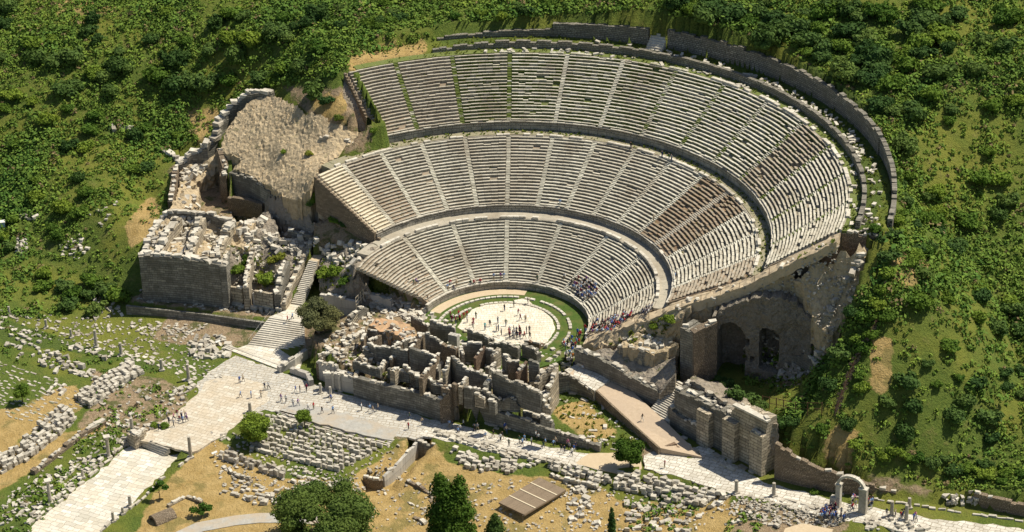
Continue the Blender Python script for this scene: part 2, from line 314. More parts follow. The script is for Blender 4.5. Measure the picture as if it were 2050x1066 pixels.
MAT['rust'] = plain('rusty_iron', (.10, .05, .03)); MAT['metal'] = plain('galvanised_steel', (.5, .5, .48), .5, .6); MAT['sign'] = plain('pale_sign_panel', (.7, .68, .62))

# ------------------------------------------------------------------ mesh building
class MB:
    def __init__(s): s.v = []; s.f = []; s.t = []
    def add(s, vs, fs, t=(.6, 0, 0)):
        k = len(s.v); s.v.extend([tuple(map(float, q)) for q in vs]); s.f.extend([tuple(i+k for i in f) for f in fs]); s.t.extend([t]*len(fs))
    def box(s, c, d, rz=0, t=(.6, 0, 0), jit=0, tilt=0):
        ca, sa = math.cos(rz), math.sin(rz); vs = []
        for dz in (-.5, .5):
            for dx, dy in ((-.5, -.5), (.5, -.5), (.5, .5), (-.5, .5)):
                x = dx*d[0]+random.uniform(-jit, jit)*d[0]; y = dy*d[1]+random.uniform(-jit, jit)*d[1]; z = dz*d[2]+random.uniform(-jit, jit)*d[2]+tilt*x
                vs.append((c[0]+x*ca-y*sa, c[1]+x*sa+y*ca, c[2]+z))
        s.add(vs, [(3, 2, 1, 0), (4, 5, 6, 7), (0, 1, 5, 4), (1, 2, 6, 5), (2, 3, 7, 6), (3, 0, 4, 7)], t)
    def prism(s, poly, z0, z1, t=(.6, 0, 0)):
        n = len(poly); z1s = z1 if hasattr(z1, '__len__') else [z1]*n; z0s = z0 if hasattr(z0, '__len__') else [z0]*n
        a = sum(poly[i][0]*poly[(i+1) % n][1]-poly[(i+1) % n][0]*poly[i][1] for i in range(n))
        ix = list(range(n)) if a > 0 else list(range(n))[::-1]
        vs = [(poly[i][0], poly[i][1], z0s[i]) for i in ix]+[(poly[i][0], poly[i][1], z1s[i]) for i in ix]
        s.add(vs, [tuple(range(n))[::-1], tuple(range(n, 2*n))]+[(i, (i+1) % n, (i+1) % n+n, i+n) for i in range(n)], t)
    def cyl(s, p, r, h, n=12, r2=None, t=(.6, 0, 0)):
        r2 = r if r2 is None else r2
        vs = [(p[0]+r*math.cos(2*math.pi*i/n), p[1]+r*math.sin(2*math.pi*i/n), p[2]) for i in range(n)]+[(p[0]+r2*math.cos(2*math.pi*i/n), p[1]+r2*math.sin(2*math.pi*i/n), p[2]+h) for i in range(n)]
        s.add(vs, [tuple(range(n))[::-1], tuple(range(n, 2*n))]+[(i, (i+1) % n, (i+1) % n+n, i+n) for i in range(n)], t)
    def tube(s, pts, rad, n=6, t=(.6, 0, 0)):
        rings = []
        for i, p in enumerate(pts):
            p = Vector(p); d = (Vector(pts[min(i+1, len(pts)-1)])-Vector(pts[max(i-1, 0)])).normalized()
            a = d.orthogonal().normalized(); b = d.cross(a); r = rad[i] if hasattr(rad, '__len__') else rad
            rings.append([p+(a*math.cos(2*math.pi*k/n)+b*math.sin(2*math.pi*k/n))*r for k in range(n)])
        vs = [q for r_ in rings for q in r_]; fs = []
        for i in range(len(pts)-1):
            for k in range(n): fs.append((i*n+k, i*n+(k+1) % n, (i+1)*n+(k+1) % n, (i+1)*n+k))
        fs += [tuple(range(n))[::-1], tuple((len(pts)-1)*n+k for k in range(n))]; s.add(vs, fs, t)
    def build(s, name, mat, parent=None, mesh_only=False, smooth=False):
        off = np.array(parent_world(parent)) if parent is not None else np.zeros(3)
        me = bpy.data.meshes.new(name); v = np.array(s.v) if len(s.v) else np.zeros((0, 3))
        me.from_pydata((v-off).tolist(), [], s.f); me.materials.append(MAT[mat] if isinstance(mat, str) else mat)
        a = me.attributes.new('tint', 'FLOAT_COLOR', 'FACE')
        tt = np.ones((len(s.f), 4), np.float32); tt[:, :3] = np.array(s.t, np.float32).reshape(-1, 3); a.data.foreach_set('color', tt.ravel())
        if smooth: me.polygons.foreach_set('use_smooth', [True]*len(me.polygons))
        me.update()
        if mesh_only: return me
        o = bpy.data.objects.new(name, me); COL.objects.link(o)
        if parent is not None: o.parent = parent
        return o
def parent_world(p):
    w = np.zeros(3)
    while p is not None: w = w+np.array(p.location); p = p.parent
    return w
def thing(name, label, cat, loc=(0, 0, 0), group=None):
    o = bpy.data.objects.new(name, None); COL.objects.link(o); o.location = tuple(map(float, loc)); o.empty_display_size = .5; return tag(o, label, cat, group)
def tag(o, label, cat, group=None, kind=None):
    o['label'] = label; o['category'] = cat
    if group: o['group'] = group
    if kind: o['kind'] = kind
    return o
_used = set()
def where(P, stem):
    """finish a label with the place in the photograph; keep it unique"""
    x, y = project(P); a, b = x/IW*100, y/IH*100
    for f, g in (('%.0f', '%.0f'), ('%.1f', '%.0f'), ('%.0f', '%.1f'), ('%.1f', '%.1f'), ('%.2f', '%.2f')):
        L = stem+' at '+(f+'%% across, '+g+'%% down') % (max(a, 0), max(b, 0))
        if L not in _used: break
    _used.add(L); return L

def sheet(name, pxs, z, mat, thick=.5):
    P = [at(a, b, (c[0] if c else z)) for a, b, *c in pxs]; mb = MB()
    # densify and roughen the outline so the paving has a broken edge
    out = []
    for i in range(len(P)):
        a, b = P[i], P[(i+1) % len(P)]; L = np.linalg.norm(b-a); n = max(1, int(L/1.5))
        for k in range(n):
            q = a+(b-a)*k/n; q = q+np.array([random.uniform(-.5, .5), random.uniform(-.5, .5), 0])*(k > 0); out.append(q)
    mb.prism([q[:2] for q in out], [q[2]-thick for q in out], [q[2] for q in out])
    o = mb.build(name, mat); o['kind'] = 'structure'; return o
sheet('square_paving', [(395,765),(430,738),(472,712),(560,742),(600,757),(655,780),(706,793),(890,846),(870,868),(830,880),(640,842),(570,828),(530,820),(455,845),(400,800)], -5.0, 'square')
sheet('compacted_earth_path', [(270,878),(320,850),(395,790),(410,765),(450,752),(520,765),(540,800),(505,825),(452,872),(383,906)], -4.985, 'tanpave')
sheet('gravel_pad', [(560,815),(600,806),(740,842),(800,862),(785,882),(640,850)], -4.975, 'greypad')
sheet('marble_street', [(868,842),(940,856),(1060,884),(1170,908),(1232,920),(1232,945),(1150,932),(1000,908),(880,880),(835,872)], -4.99, 'marble_road')
sheet('marble_street_south', [(1290,912),(1345,893),(1375,905),(1400,893),(1470,930),(1528,966),(1560,972),(1690,1006),(1850,1036),(2000,1052),(2120,1072),(2120,1100),(1900,1076),(1780,1058),(1660,1034),(1540,1006),(1440,983),(1360,955),(1290,938)], -4.3, 'marble_road')
sheet('earth_track', [(1180,908),(1240,905),(1300,925),(1290,945),(1235,948),(1150,930)], -4.96, 'earth')
sheet('harbour_street', [(267,886),(328,912),(383,907),(334,938),(270,1004),(207,1062),(150,1130),(-60,1150),(62,1056),(100,1022),(176,962)], -6.55, 'harbour')
sheet('access_path', [(330,1066),(400,1047),(480,1034),(560,1030),(560,1052),(480,1060),(400,1075),(330,1095)], None, 'greypad') if False else None
# ------------------------------------------------------------------ orchestra
OR = thing('orchestra_floor', 'round orchestra floor of pale slabs ringed by grass and stone kerbs', 'orchestra', (0, 0, 0))
def ringpoly(r0, r1, a0, a1, z, mb, n=60, t=(.6, 0, 0), h=.25, jit=0):
    for i in range(n):
        b0 = RAD(a0+(a1-a0)*i/n); b1 = RAD(a0+(a1-a0)*(i+1)/n)
        j = random.uniform(-jit, jit)
        mb.prism([(r0*math.cos(b0), r0*math.sin(b0)), (r1*math.cos(b0), r1*math.sin(b0)), (r1*math.cos(b1), r1*math.sin(b1)), (r0*math.cos(b1), r0*math.sin(b1))], z-h, z+j, t)
mb = MB(); n = 90; P = []
for q in [(927,640),(945,620),(975,608),(1010,606),(1040,600),(1058,596),(1062,606),(1085,620),(1105,640),(1112,660),(1100,680),(1085,690),(1000,690),(940,668),(915,655)]:
    P.append(at(q[0], q[1], .06))
pts = []
for i in range(len(P)):
    a, b = P[i], P[(i+1) % len(P)]
    for k in range(4): q = a+(b-a)*k/4; pts.append((q[0]+random.uniform(-.2, .2), q[1]+random.uniform(-.2, .2)))
mb.prism(pts, -.4, .06); mb.build('slab_floor', 'orch', OR)
m, nt, bs = newmat('orchestra_grass'); nn = noise(nt, 1.5, 5, .7); nt.links.new(mixc(nt, ramp(nt, nn, .3, .7), mixc(nt, ramp(nt, noise(nt, .3, 3), .45, .6), (.045, .085, .016), (.14, .12, .045)), (.085, .13, .024)), bs.inputs[0]); bump(nt, bs, nn, .15); MAT['orchgrass'] = m
mb = MB(); mb.cyl((0, 0, -.5), 18.2, .5, 96); mb.build('grass_floor', 'orchgrass', OR)
mb = MB()
for r0, r1, a0, a1, zz in ((11.4, 12.0, -42, 160, .25), (13.9, 14.5, -30, 165, .3)):
    nseg = int((a1-a0)/5)
    for i in range(nseg):
        if random.random() < .12: continue
        ringpoly(r0+random.uniform(-.06, .06), r1+random.uniform(-.06, .06), a0+(a1-a0)*i/nseg+.4, a0+(a1-a0)*(i+1)/nseg-.4, zz, mb, 2, (random.uniform(.7, 1), .1, 0), .5)
mb.build('stone_kerb', 'block', OR)
mb = MB(); ringpoly(15.5, 17.9, 72, 150, .06, mb, 40); mb.build('earth_strip', 'earth', OR)

# ------------------------------------------------------------------ seating tiers
STEP = 10.75
def vn1(x, y, s, seed):
    xi = math.floor(x/s); yi = math.floor(y/s); fx = x/s-xi; fy = y/s-yi; fx = fx*fx*(3-2*fx); fy = fy*fy*(3-2*fy)
    def h(a, b): v = math.sin(a*127.1+b*311.7+seed*74.7)*43758.5453; return v-math.floor(v)
    return (h(xi, yi)*(1-fx)+h(xi+1, yi)*fx)*(1-fy)+(h(xi, yi+1)*(1-fx)+h(xi+1, yi+1)*fx)*fy-0.5
def A(k): return 87.1+k*STEP
def seat_tier(T, rIn, rOut, z0, z1, rows, wedges, mats, tints, deep=3):
    dr = (rOut-rIn)/rows; dz = (z1-z0)/rows
    for w, (a0, a1) in enumerate(wedges):
        mb = MB(); mat, br, weed, brown, miss = tints[w]
        g = .75/rIn*57.3*.5
        for r in range(rows):
            ra = rIn+r*dr; z = z0+(r+1)*dz
            s0 = RAD(a0)+.55/ra; s1 = RAD(a1(ra) if callable(a1) else a1)-.55/ra
            L = (s1-s0)*ra; n = max(1, int(round(L/random.uniform(1.3, 1.9)))); da = (s1-s0)/n
            rowb = random.uniform(-.08, .08)
            for i in range(n):
                if random.random() < miss*.25: continue
                m_ = random.random() < miss*.6
                b0 = s0+i*da+.02/ra; b1 = s0+(i+1)*da-.02/ra
                j = random.gauss(0, .05 if miss > .05 else .03); jz = random.gauss(0, .03 if miss > .05 else .015)-(random.uniform(.1, .3) if m_ else 0)
                wx, wy = ra*math.cos(b0), ra*math.sin(b0); sg = vn1(wx, wy, 6.5, 61); j += .28*sg; jz += .12*vn1(wx, wy, 4.3, 62)+(.05*vn1(wx, wy, 1.6, 63))
                r0 = ra+j; r1 = ra+dr*.60+j; zt = z+jz; zb = z-dz-.5; zr = zt-.13; r2 = ra+dr+.12
                q = [math.cos(b0), math.sin(b0), math.cos(b1), math.sin(b1)]
                def pr(R, Z): return [(R*q[0], R*q[1], Z), (R*q[2], R*q[3], Z)]
                vs = pr(r0+.17, zb)+pr(r0+.15, zt-.2)+pr(r0, zt-.12)+pr(r0, zt)+pr(r1, zt)+pr(r1+.02, zr)+pr(r2, zr)+pr(r2, zb)
                b = min(1, max(0, br+rowb+random.gauss(0, .10))); wd = weed*random.uniform(.3, 1.5)
                ts = (b, wd*.38, brown)
                k = len(mb.v); mb.v.extend(vs)
                fl = [(0, 1, 3, 2), (2, 3, 5, 4), (4, 5, 7, 6), (6, 7, 9, 8), (8, 9, 11, 10), (10, 11, 13, 12), (0, 2, 4, 6, 8, 10, 12, 14), (1, 15, 13, 11, 9, 7, 5, 3)]
                mb.f.extend([tuple(x+k for x in f) for f in fl])
                mb.t.extend([(b*.75, wd*.95, brown), ts, (b*.85, wd*.3, brown), ts, (b*.6, wd, brown), (b*.45, min(1, wd*1.3), min(1, brown+.3)), ts, ts])  # riser tint darkened to deepen the shade under the nosing, besides weathering
        # earth core so nothing shows through where a stone is missing
        if callable(a1): a1 = a1(rIn)
        nseg = max(3, int((a1-a0)/1.5))
        for i in range(nseg):
            b0 = RAD(a0+(a1-a0)*i/nseg); b1 = RAD(a0+(a1-a0)*(i+1)/nseg)
            vs = [(R*math.cos(b), R*math.sin(b), Z) for b in (b0, b1) for R, Z in ((rIn+.15, z0+dz*.2), (rOut+.1, z1-dz*.75), (rOut+.1, z0-deep), (rIn+.15, z0-deep))]
            mb.add(vs, [(0, 1, 5, 4)]+([(3, 2, 1, 0)] if i == 0 else [])+([(4, 5, 6, 7)] if i == nseg-1 else [])+[(2, 3, 7, 6)], (.35, weed*.8, .5+brown))
        mb.build('seating_wedge', mat, T)
    return dr, dz
def seat_stairs(T, rIn, rOut, z0, z1, rows, angs, styles):
    dr = (rOut-rIn)/(rows*2); dz = (z1-z0)/(rows*2)
    for a, (br, weed, miss) in zip(angs, styles):
        mb = MB(); ca, sa = math.cos(RAD(a)), math.sin(RAD(a))
        for i in range(rows*2):
            if random.random() < miss: continue
            R = rIn-.1+(i+.5)*dr; z = z0+(i+1)*dz; wd = .50+random.uniform(-.05, .05); off = random.uniform(-.04, .04)
            mb.box((R*ca-off*sa, R*sa+off*ca, z-.45+random.gauss(0, .02)), (dr*1.02, wd*2, .9), RAD(a), (min(1, br+random.gauss(0, .12)), weed*random.uniform(.3, 1.4), 0))
        mb.build('stairway', 'seat', T)
def arcwall(mb, r0, r1, a0, a1, z0, z1, seg=2.0, jz=0., t=(.6, 0, 0), gap=0, stones=1):
    n = max(1, int((RAD(a1-a0))*r0/seg))
    for i in range(n):
        b0 = RAD(a0+(a1-a0)*i/n); b1 = RAD(a0+(a1-a0)*(i+1)/n); zt = (z1(math.degrees(b0)) if callable(z1) else z1)-abs(random.gauss(0, 1))*jz
        mb.prism([(r0*math.cos(b0), r0*math.sin(b0)), (r1*math.cos(b0), r1*math.sin(b0)), (r1*math.cos(b1), r1*math.sin(b1)), (r0*math.cos(b1), r0*math.sin(b1))], z0, zt, t)
def coping(T, r0, r1, a0, a1, z, seg=1.5, miss=.1, name='coping', h=.22, br=.85, weed=.15):
    mb = MB(); arcwall(mb, r0+.1, r1-.08, a0, a1, z-h-.35, z-h+.03, seg, .0, (.5, .3, .3)); n = max(1, int(RAD(a1-a0)*r0/seg))
    for i in range(n):
        if random.random() < miss: continue
        b0 = RAD(a0+(a1-a0)*(i+.02)/n); b1 = RAD(a0+(a1-a0)*(i+.98)/n); j = random.gauss(0, .05); zz = z+random.gauss(0, .03)
        mb.prism([((r0+j)*math.cos(b0), (r0+j)*math.sin(b0)), ((r1+j)*math.cos(b0), (r1+j)*math.sin(b0)), ((r1+j)*math.cos(b1), (r1+j)*math.sin(b1)), ((r0+j)*math.cos(b1), (r0+j)*math.sin(b1))], zz-h, zz, (min(1, br+random.gauss(0, .12)), weed, 0))
    mb.build(name, 'block', T)

# lower tier ------------------------------------------------------------
T = thing('seating_tier', 'lowest curved tier of stone seats around the round orchestra', 'seating', (0, 0, 0), 'curved seating tiers of the theatre')
AL = [-20, A(-8)-.3, A(-6), A(-4), A(-2), A(0), A(2), A(4), 152]
wl = [(AL[i]+.0, AL[i+1]) for i in range(len(AL)-1)]
wl[-1] = (wl[-1][0], lambda r: 180-math.degrees(math.asin((9.6+(r-18.5)*.09)/r)))
tl = [('seat', .72, .05, .25, .06), ('seat', .74, .05, .1, .02), ('seat', .74, .04, .1, .02), ('seat', .72, .05, .2, .02), ('seat', .74, .05, .1, .02), ('seat', .76, .05, .05, .02), ('seat', .80, .05, .05, .02), ('seat', .80, .1, .35, .06)]
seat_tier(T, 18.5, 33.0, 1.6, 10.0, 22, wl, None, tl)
seat_stairs(T, 18.5, 33.0, 1.6, 10.0, 22, AL[1:-1], [(.8, .05, 0)]*7)
mb = MB(); arcwall(mb, 18.15, 18.7, -20, 152, -.4, 1.55, 1.4, .02); mb.build('podium_wall', 'podium', T)
coping(T, 18.1, 18.75, -20, 152, 1.75, 1.6, .0)
mb = MB(); arcwall(mb, 33.0, 35.9, -20, 150, 8.0, 10.12, 2, .02, (.6, .2, .35)); mb.build('walkway', 'seat', T)
coping(T, 32.4, 33.1, -15, 142, 10.55, 1.4, .35, 'back_row', .5)

# middle tier -----------------------------------------------------------
T = thing('seating_tier', 'middle curved tier of stone seats with a pale restored end wedge', 'seating', (0, 0, 0), 'curved seating tiers of the theatre')
AM = [-20]+[A(k) for k in range(-9, 5)]+[138.5]
wm = [(AM[i], AM[i+1]) for i in range(len(AM)-1)]
tm = []
for i in range(len(wm)):
    c = (wm[i][0]+wm[i][1])/2
    if i == len(wm)-1: tm.append(('seat_new', .9, .0, .0, .0))
    elif i == len(wm)-2: tm.append(('seat', .60, .02, .45, .02))
    elif i == 0: tm.append(('seat', .6, .15, .6, .3))
    elif 8 < c < 30: tm.append(('seat', .45, .3, .9, .16))
    elif c <= 8: tm.append(('seat', .8, .1, .15, .06))
    else: tm.append(('seat', random.uniform(.70, .84), random.uniform(.08, .22), random.uniform(.05, .3), .03))
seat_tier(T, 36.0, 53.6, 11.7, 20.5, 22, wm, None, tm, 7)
ms_ = [(.75, .1, 0)]*(len(AM)-2); seat_stairs(T, 36.0, 53.6, 11.7, 20.5, 22, AM[1:-1], ms_)
mb = MB()
for k in range(44):
    r0 = 36+k*.4; b0, b1 = RAD(AM[4])-.9/r0, RAD(AM[4])+.9/r0; z = 11.9+k*.2
    mb.prism([(r0*math.cos(b0), r0*math.sin(b0)), ((r0+.45)*math.cos(b0), (r0+.45)*math.sin(b0)), ((r0+.45)*math.cos(b1), (r0+.45)*math.sin(b1)), (r0*math.cos(b1), r0*math.sin(b1))], z-1, z+.12, (.8, .15, .6))
mb.build('earthen_stairway', 'block', T)
mb = MB(); arcwall(mb, 35.75, 36.3, -20, 138.5, 8.5, 11.62, 1.8, .02); mb.build('podium_wall', 'podium', T)
coping(T, 35.65, 36.35, -20, 138.5, 11.8, 1.8, .05)
mb = MB(); arcwall(mb, 53.6, 56.4, -20, 134, 18.0, 20.75, 2, .03, (.5, .5, .6)); mb.build('walkway', 'seat', T)
coping(T, 53.2, 53.9, -19, 134, 20.95, 1.5, .4, 'back_row', .4)

MIDT_OBJ = T
# upper tier ------------------------------------------------------------
T = thing('seating_tier', 'steep highest curved tier of stone seats with weeds between its rows', 'seating', (0, 0, 0), 'curved seating tiers of the theatre')
AU = [-20]+[A(k) for k in range(-9, 3)]+[118.2]
wu = [(AU[i], AU[i+1]) for i in range(len(AU)-1)]
tu = []
for i in range(len(wu)):
    c = (wu[i][0]+wu[i][1])/2
    if c > 98: tu.append(('seat', .66, .16, .35, .04))
    elif c > 88: tu.append(('seat', .60, .75, .2, .05))
    elif c > 60: tu.append(('seat', .74, .80, .05, .05))
    elif c > 20: tu.append(('seat', .82, .62, .05, .05))
    elif c > 8: tu.append(('seat', .60, .5, .6, .12))
    else: tu.append(('seat', .80, .30, .15, .05))
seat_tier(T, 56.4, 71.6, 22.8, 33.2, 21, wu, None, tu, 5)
st = [(.7, .6, .0)]*len(AU[1:-1]); st[8] = (.95, 0, 0); st[7] = (.95, .0, .0); st[9] = (.75, .9, .0); st[10] = (.6, 1., .0); st[11] = (.6, 1., .0)
seat_stairs(T, 56.4, 71.6, 22.8, 33.2, 21, AU[1:-1], st)
mb = MB(); arcwall(mb, 56.1, 56.7, -20, 118.2, 19.5, 22.72, 1.8, .03); mb.build('podium_wall', 'podium', T)
coping(T, 56.0, 56.75, -20, 118.2, 22.92, 1.8, .12, weed=.4)
mb = MB(); arcwall(mb, 71.6, 74.0, -20, 116, 30.5, 33.3, 2, .05, (.45, .7, .6)); mb.build('walkway', 'seat', T)
coping(T, 71.3, 72.1, -18, 50, 33.65, 1.6, .4, 'back_row', .5)
coping(T, 71.3, 72.1, 50, 90, 33.55, 1.6, .6, 'back_row', .4, weed=.5)

UPT_OBJ = T
# ring walls behind ------------------------------------------------------
o = MB(); arcwall(o, 74.0, 74.9, -19, 101, 31.5, lambda a: (35.2 if a < 88 else 35.2-(a-88)*.09)-.5*max(0, math.sin(a*1.7))**6, 1.6, .10); o = o.build('ring_wall', 'ringwall')
tag(o, 'low curved wall running right behind the highest row of seats', 'wall')
o = MB(); arcwall(o, 79.6, 80.6, 6, 60, 32.0, lambda a: 38.9-.6*math.sin(a*.9)**2, 1.7, .18); arcwall(o, 79.9, 80.9, -17, 6, 31.5, lambda a: 38.0-(6-a)*.11-(.9 if a < -8 else 0)*abs(math.sin(a*2)), 1.7, .25); o = o.build('outer_wall', 'ringwall')
tag(o, 'tall curved outer wall from the top steps round the right side of the theatre', 'wall')
o = MB(); arcwall(o, 79.6, 80.8, 63.5, 80, 33.0, lambda a: 38.2-(a-63)*.06, 1.7, .2); o = o.build('outer_wall', 'ringwall')
tag(o, 'curved outer wall section left of the top steps behind the theatre', 'wall')
o = MB(); arcwall(o, 79.4, 80.4, 80, 99.5, 33.0, lambda a: 35.9-(a-80)*.05, 1.7, .25); o = o.build('outer_wall', 'ringwall')
tag(o, 'low weedy end of the outer wall at the top centre of the theatre', 'wall')
T = thing('stone_steps', 'small flight of pale steps in the gap of the top outer wall', 'steps', (38.5, 70, 34))
mb = MB()
for i in range(7):
    r0 = 77.0+i*.6; b0, b1 = RAD(60.3), RAD(63.2)
    mb.prism([(r0*math.cos(b0), r0*math.sin(b0)), ((r0+.62)*math.cos(b0), (r0+.62)*math.sin(b0)), ((r0+.62)*math.cos(b1), (r0+.62)*math.sin(b1)), (r0*math.cos(b1), r0*math.sin(b1))], 33, 34.3+i*.42, (.9, .05, 0))
mb.build('flight', 'block', T)

mb = MB(); _a = AM[4]
for T_, a_, rI, rO, z0_, z1_, n_, zb_, nm in ((MIDT_OBJ, 138.6, 36.0, 53.6, 11.7, 20.5, 22, 6.5, 'end_wall'), (UPT_OBJ, 118.3, 56.4, 71.6, 22.8, 33.2, 21, 5.5, 'end_wall')):
    mb = MB()
    for k in range(n_):
        r0 = rI+k*(rO-rI)/n_; r1 = r0+(rO-rI)/n_; z = z0_+(k+1)*(z1_-z0_)/n_-.03+random.uniform(-.08, .05); b0, b1 = RAD(a_), RAD(a_)+.55/r0
        mb.prism([(r0*math.cos(b0), r0*math.sin(b0)), (r1*math.cos(b0), r1*math.sin(b0)), (r1*math.cos(b1), r1*math.sin(b1)), (r0*math.cos(b1), r0*math.sin(b1))], z-zb_-2, z)
    mb.build(nm, 'wall_brown', T_)
# ------------------------------------------------------------------ ruined walls, heaps, steps
def ls(pts, step):
    """points along a polyline of xyz, about one per step"""
    out = [np.array(pts[0], float)]
    for a, b in zip(pts[:-1], pts[1:]):
        a = np.array(a, float); b = np.array(b, float); L = np.linalg.norm((b-a)[:2]); n = max(1, int(round(L/step)))
        for k in range(1, n+1): out.append(a+(b-a)*k/n)
    return out
class MM(MB):
    """mesh with a second material (cap stones) kept in the same part"""
    def __init__(s): super().__init__(); s.m = []
    def sync(s, i): s.m.extend([i]*(len(s.f)-len(s.m)))
def wall_mesh(pts, zb, thick=1.0, jag=.5, side=1, seg=1.1, arch=None, caps=.6, capsize=.8, zrel=None):
    mb = MM(); P = ls(pts, seg); n = len(P)
    prev = 0
    for i in range(n-1):
        a, b = P[i], P[i+1]; d = (b-a)[:2]; L = np.linalg.norm(d)
        if L < 1e-6: continue
        d /= L; nr = np.array([-d[1], d[0]])*side*thick
        prev = prev*.6+random.gauss(0, jag*.6); drop = -abs(round(prev/.25)*.25)
        base = (lambda s: zb if zrel is None else (a[2]*(1-s)+b[2]*s)-zrel)
        z0a, z0b = base(0), base(1)
        if arch:
            mid = (a+b)[:2]/2
            for (c, w, zs) in arch:
                q = np.linalg.norm(mid-np.array(c[:2]))
                if q < w/2: z0a = z0b = zs+math.sqrt(max(0, (w/2)**2-q*q))
        ov = d*0.03
        j = random.uniform(-.03, .03)*d[::-1]
        mb.prism([(a[0]-ov[0]+j[0], a[1]-ov[1]+j[1]), (b[0]+ov[0]+j[0], b[1]+ov[1]+j[1]), (b[0]+ov[0]+nr[0], b[1]+ov[1]+nr[1]), (a[0]-ov[0]+nr[0], a[1]-ov[1]+nr[1])], [z0a, z0b, z0b, z0a], [a[2]+drop, b[2]+drop, b[2]+drop, a[2]+drop]); mb.sync(0)
        if random.random() < caps:
            c = (a+b)/2; c[:2] += nr*random.uniform(.25, .6); s = capsize*random.uniform(.7, 1.3)
            mb.box((c[0], c[1], c[2]+drop+.18*s), (s*1.3, min(thick*1.1, s*random.uniform(.7, 1.2)), s*.55), math.atan2(d[1], d[0])+random.gauss(0, .25), (random.uniform(.6, 1), .15*random.random(), 0), .12, random.gauss(0, .1)); mb.sync(1)
    return mb
def wall(name, pxs, zb, mat='wall_grey', parent=None, **k):
    mb = wall_mesh([at(a, b, z) for a, b, z in pxs], zb, **k); o = mb.build(name, mat, parent); o.data.materials.append(MAT['block'])
    o.data.polygons.foreach_set('material_index', mb.m); return o
def wallw(name, pts, zb, mat='wall_grey', parent=None, **k):
    mb = wall_mesh(pts, zb, **k); o = mb.build(name, mat, parent); o.data.materials.append(MAT['block']); o.data.polygons.foreach_set('material_index', mb.m); return o
from mathutils.geometry import delaunay_2d_cdt
def massif(name, pxs, zb, mat, inner=(), rough=.5, parent=None, step=.8, skirt=True, edge=.3, zrel=None, fine=.12):
    """crumbled mass of masonry: outline and inner heights read from the photo, broken surface, vertical sides"""
    B = [at(*p) for p in pxs]; ctr = np.array(B+[at(*p) for p in inner]); bd = ls(B+[B[0]], step)[:-1]
    bd = [q+np.array([random.uniform(-edge, edge), random.uniform(-edge, edge), 0]) for q in bd]
    poly = [tuple(q[:2]) for q in bd]; xs = [p[0] for p in poly]; ys = [p[1] for p in poly]
    gx_, gy_ = np.meshgrid(np.arange(min(xs), max(xs), step), np.arange(min(ys), max(ys), step)); gx_ = gx_.ravel()+rng.uniform(-.3, .3, gx_.size)*step; gy_ = gy_.ravel()+rng.uniform(-.3, .3, gy_.size)*step
    m = in_poly(gx_, gy_, poly); ins = np.c_[gx_[m], gy_[m]]
    nb = len(poly); co = [Vector(p) for p in poly]+[Vector(p) for p in ins.tolist()]
    V, _, F, ov, _, _ = delaunay_2d_cdt(co, [(i, (i+1) % nb) for i in range(nb)], [list(range(nb))], 1, 1e-5)
    V = np.array([tuple(v) for v in V]); C = ctr[:, :2]/20
    K = _tps(C, C)+np.eye(len(C))*.01; Q = np.c_[np.ones(len(C)), C]; w = np.linalg.solve(np.block([[K, Q], [Q.T, np.zeros((3, 3))]]), np.r_[ctr[:, 2], 0, 0, 0])
    zz = _tps(V/20, C)@w[:-3]+np.c_[np.ones(len(V)), V/20]@w[-3:]
    mn, mx = ctr[:, 2].min()-1, ctr[:, 2].max()+1.5
    ev = lambda X, Y: np.clip(_tps(np.c_[X, Y]/20, C)@w[:-3]+np.c_[np.ones(len(X)), X/20, Y/20]@w[-3:], mn, mx)
    CAPS.append((poly, ev))
    zz = np.clip(zz, ctr[:, 2].min()-1, ctr[:, 2].max()+1.5)
    zz += rng.normal(0, fine, len(V))+rough*(vnoise(V[:, 0], V[:, 1], 3.1, 11)*1.6+vnoise(V[:, 0], V[:, 1], 1.3, 12))
    mb = MB(); mb.add(np.c_[V, zz], [tuple(f) for f in F])
    bi = [i for i in range(len(V)) if ov[i] and min(ov[i]) < nb]; order = sorted(bi, key=lambda i: min(ov[i]))
    n = len(order); off = 0
    area = sum(V[order[i]][0]*V[order[(i+1) % n]][1]-V[order[(i+1) % n]][0]*V[order[i]][1] for i in range(n))
    lev = 5
    rows = []
    for l in range(lev+1):
        t = l/lev; r = []
        for q, i in enumerate(order):
            zbq = zb if zrel is None else zz[i]-zrel
            z = zz[i]*(1-t)+zbq*t; jx, jy = (rng.uniform(-.35, .35, 2)*rough if 0 < l else (0, 0)); r.append((V[i][0]+jx, V[i][1]+jy, z))
        rows.append(r)
    vs = [p for r in rows for p in r]; fs = []
    for l in range(lev):
        for q in range(n):
            a, b = l*n+q, l*n+(q+1) % n; f = (a, a+n, b+n, b); fs.append(f if area < 0 else f[::-1])
    mb.add(vs, fs); return mb.build(name, mat, parent)
def steps_mesh(b0, b1, t0, t1, n, drop=.5, t=.85, weed=.05):
    """flight of steps from the bottom edge b0-b1 to the top edge t0-t1 (xyz)"""
    mb = MB(); b0, b1, t0, t1 = [np.array(q, float) for q in (b0, b1, t0, t1)]
    for i in range(n):
        f0, f1 = i/n, (i+1)/n; z = b0[2]+(t0[2]-b0[2])*f1
        p = [b0+(t0-b0)*f0, b1+(t1-b1)*f0, b1+(t1-b1)*(f1+.01), b0+(t0-b0)*(f1+.01)]
        mb.prism([q[:2] for q in p], z-drop-(t0[2]-b0[2])/n, z, (min(1, t+random.gauss(0, .08)), weed, 0))
    return mb

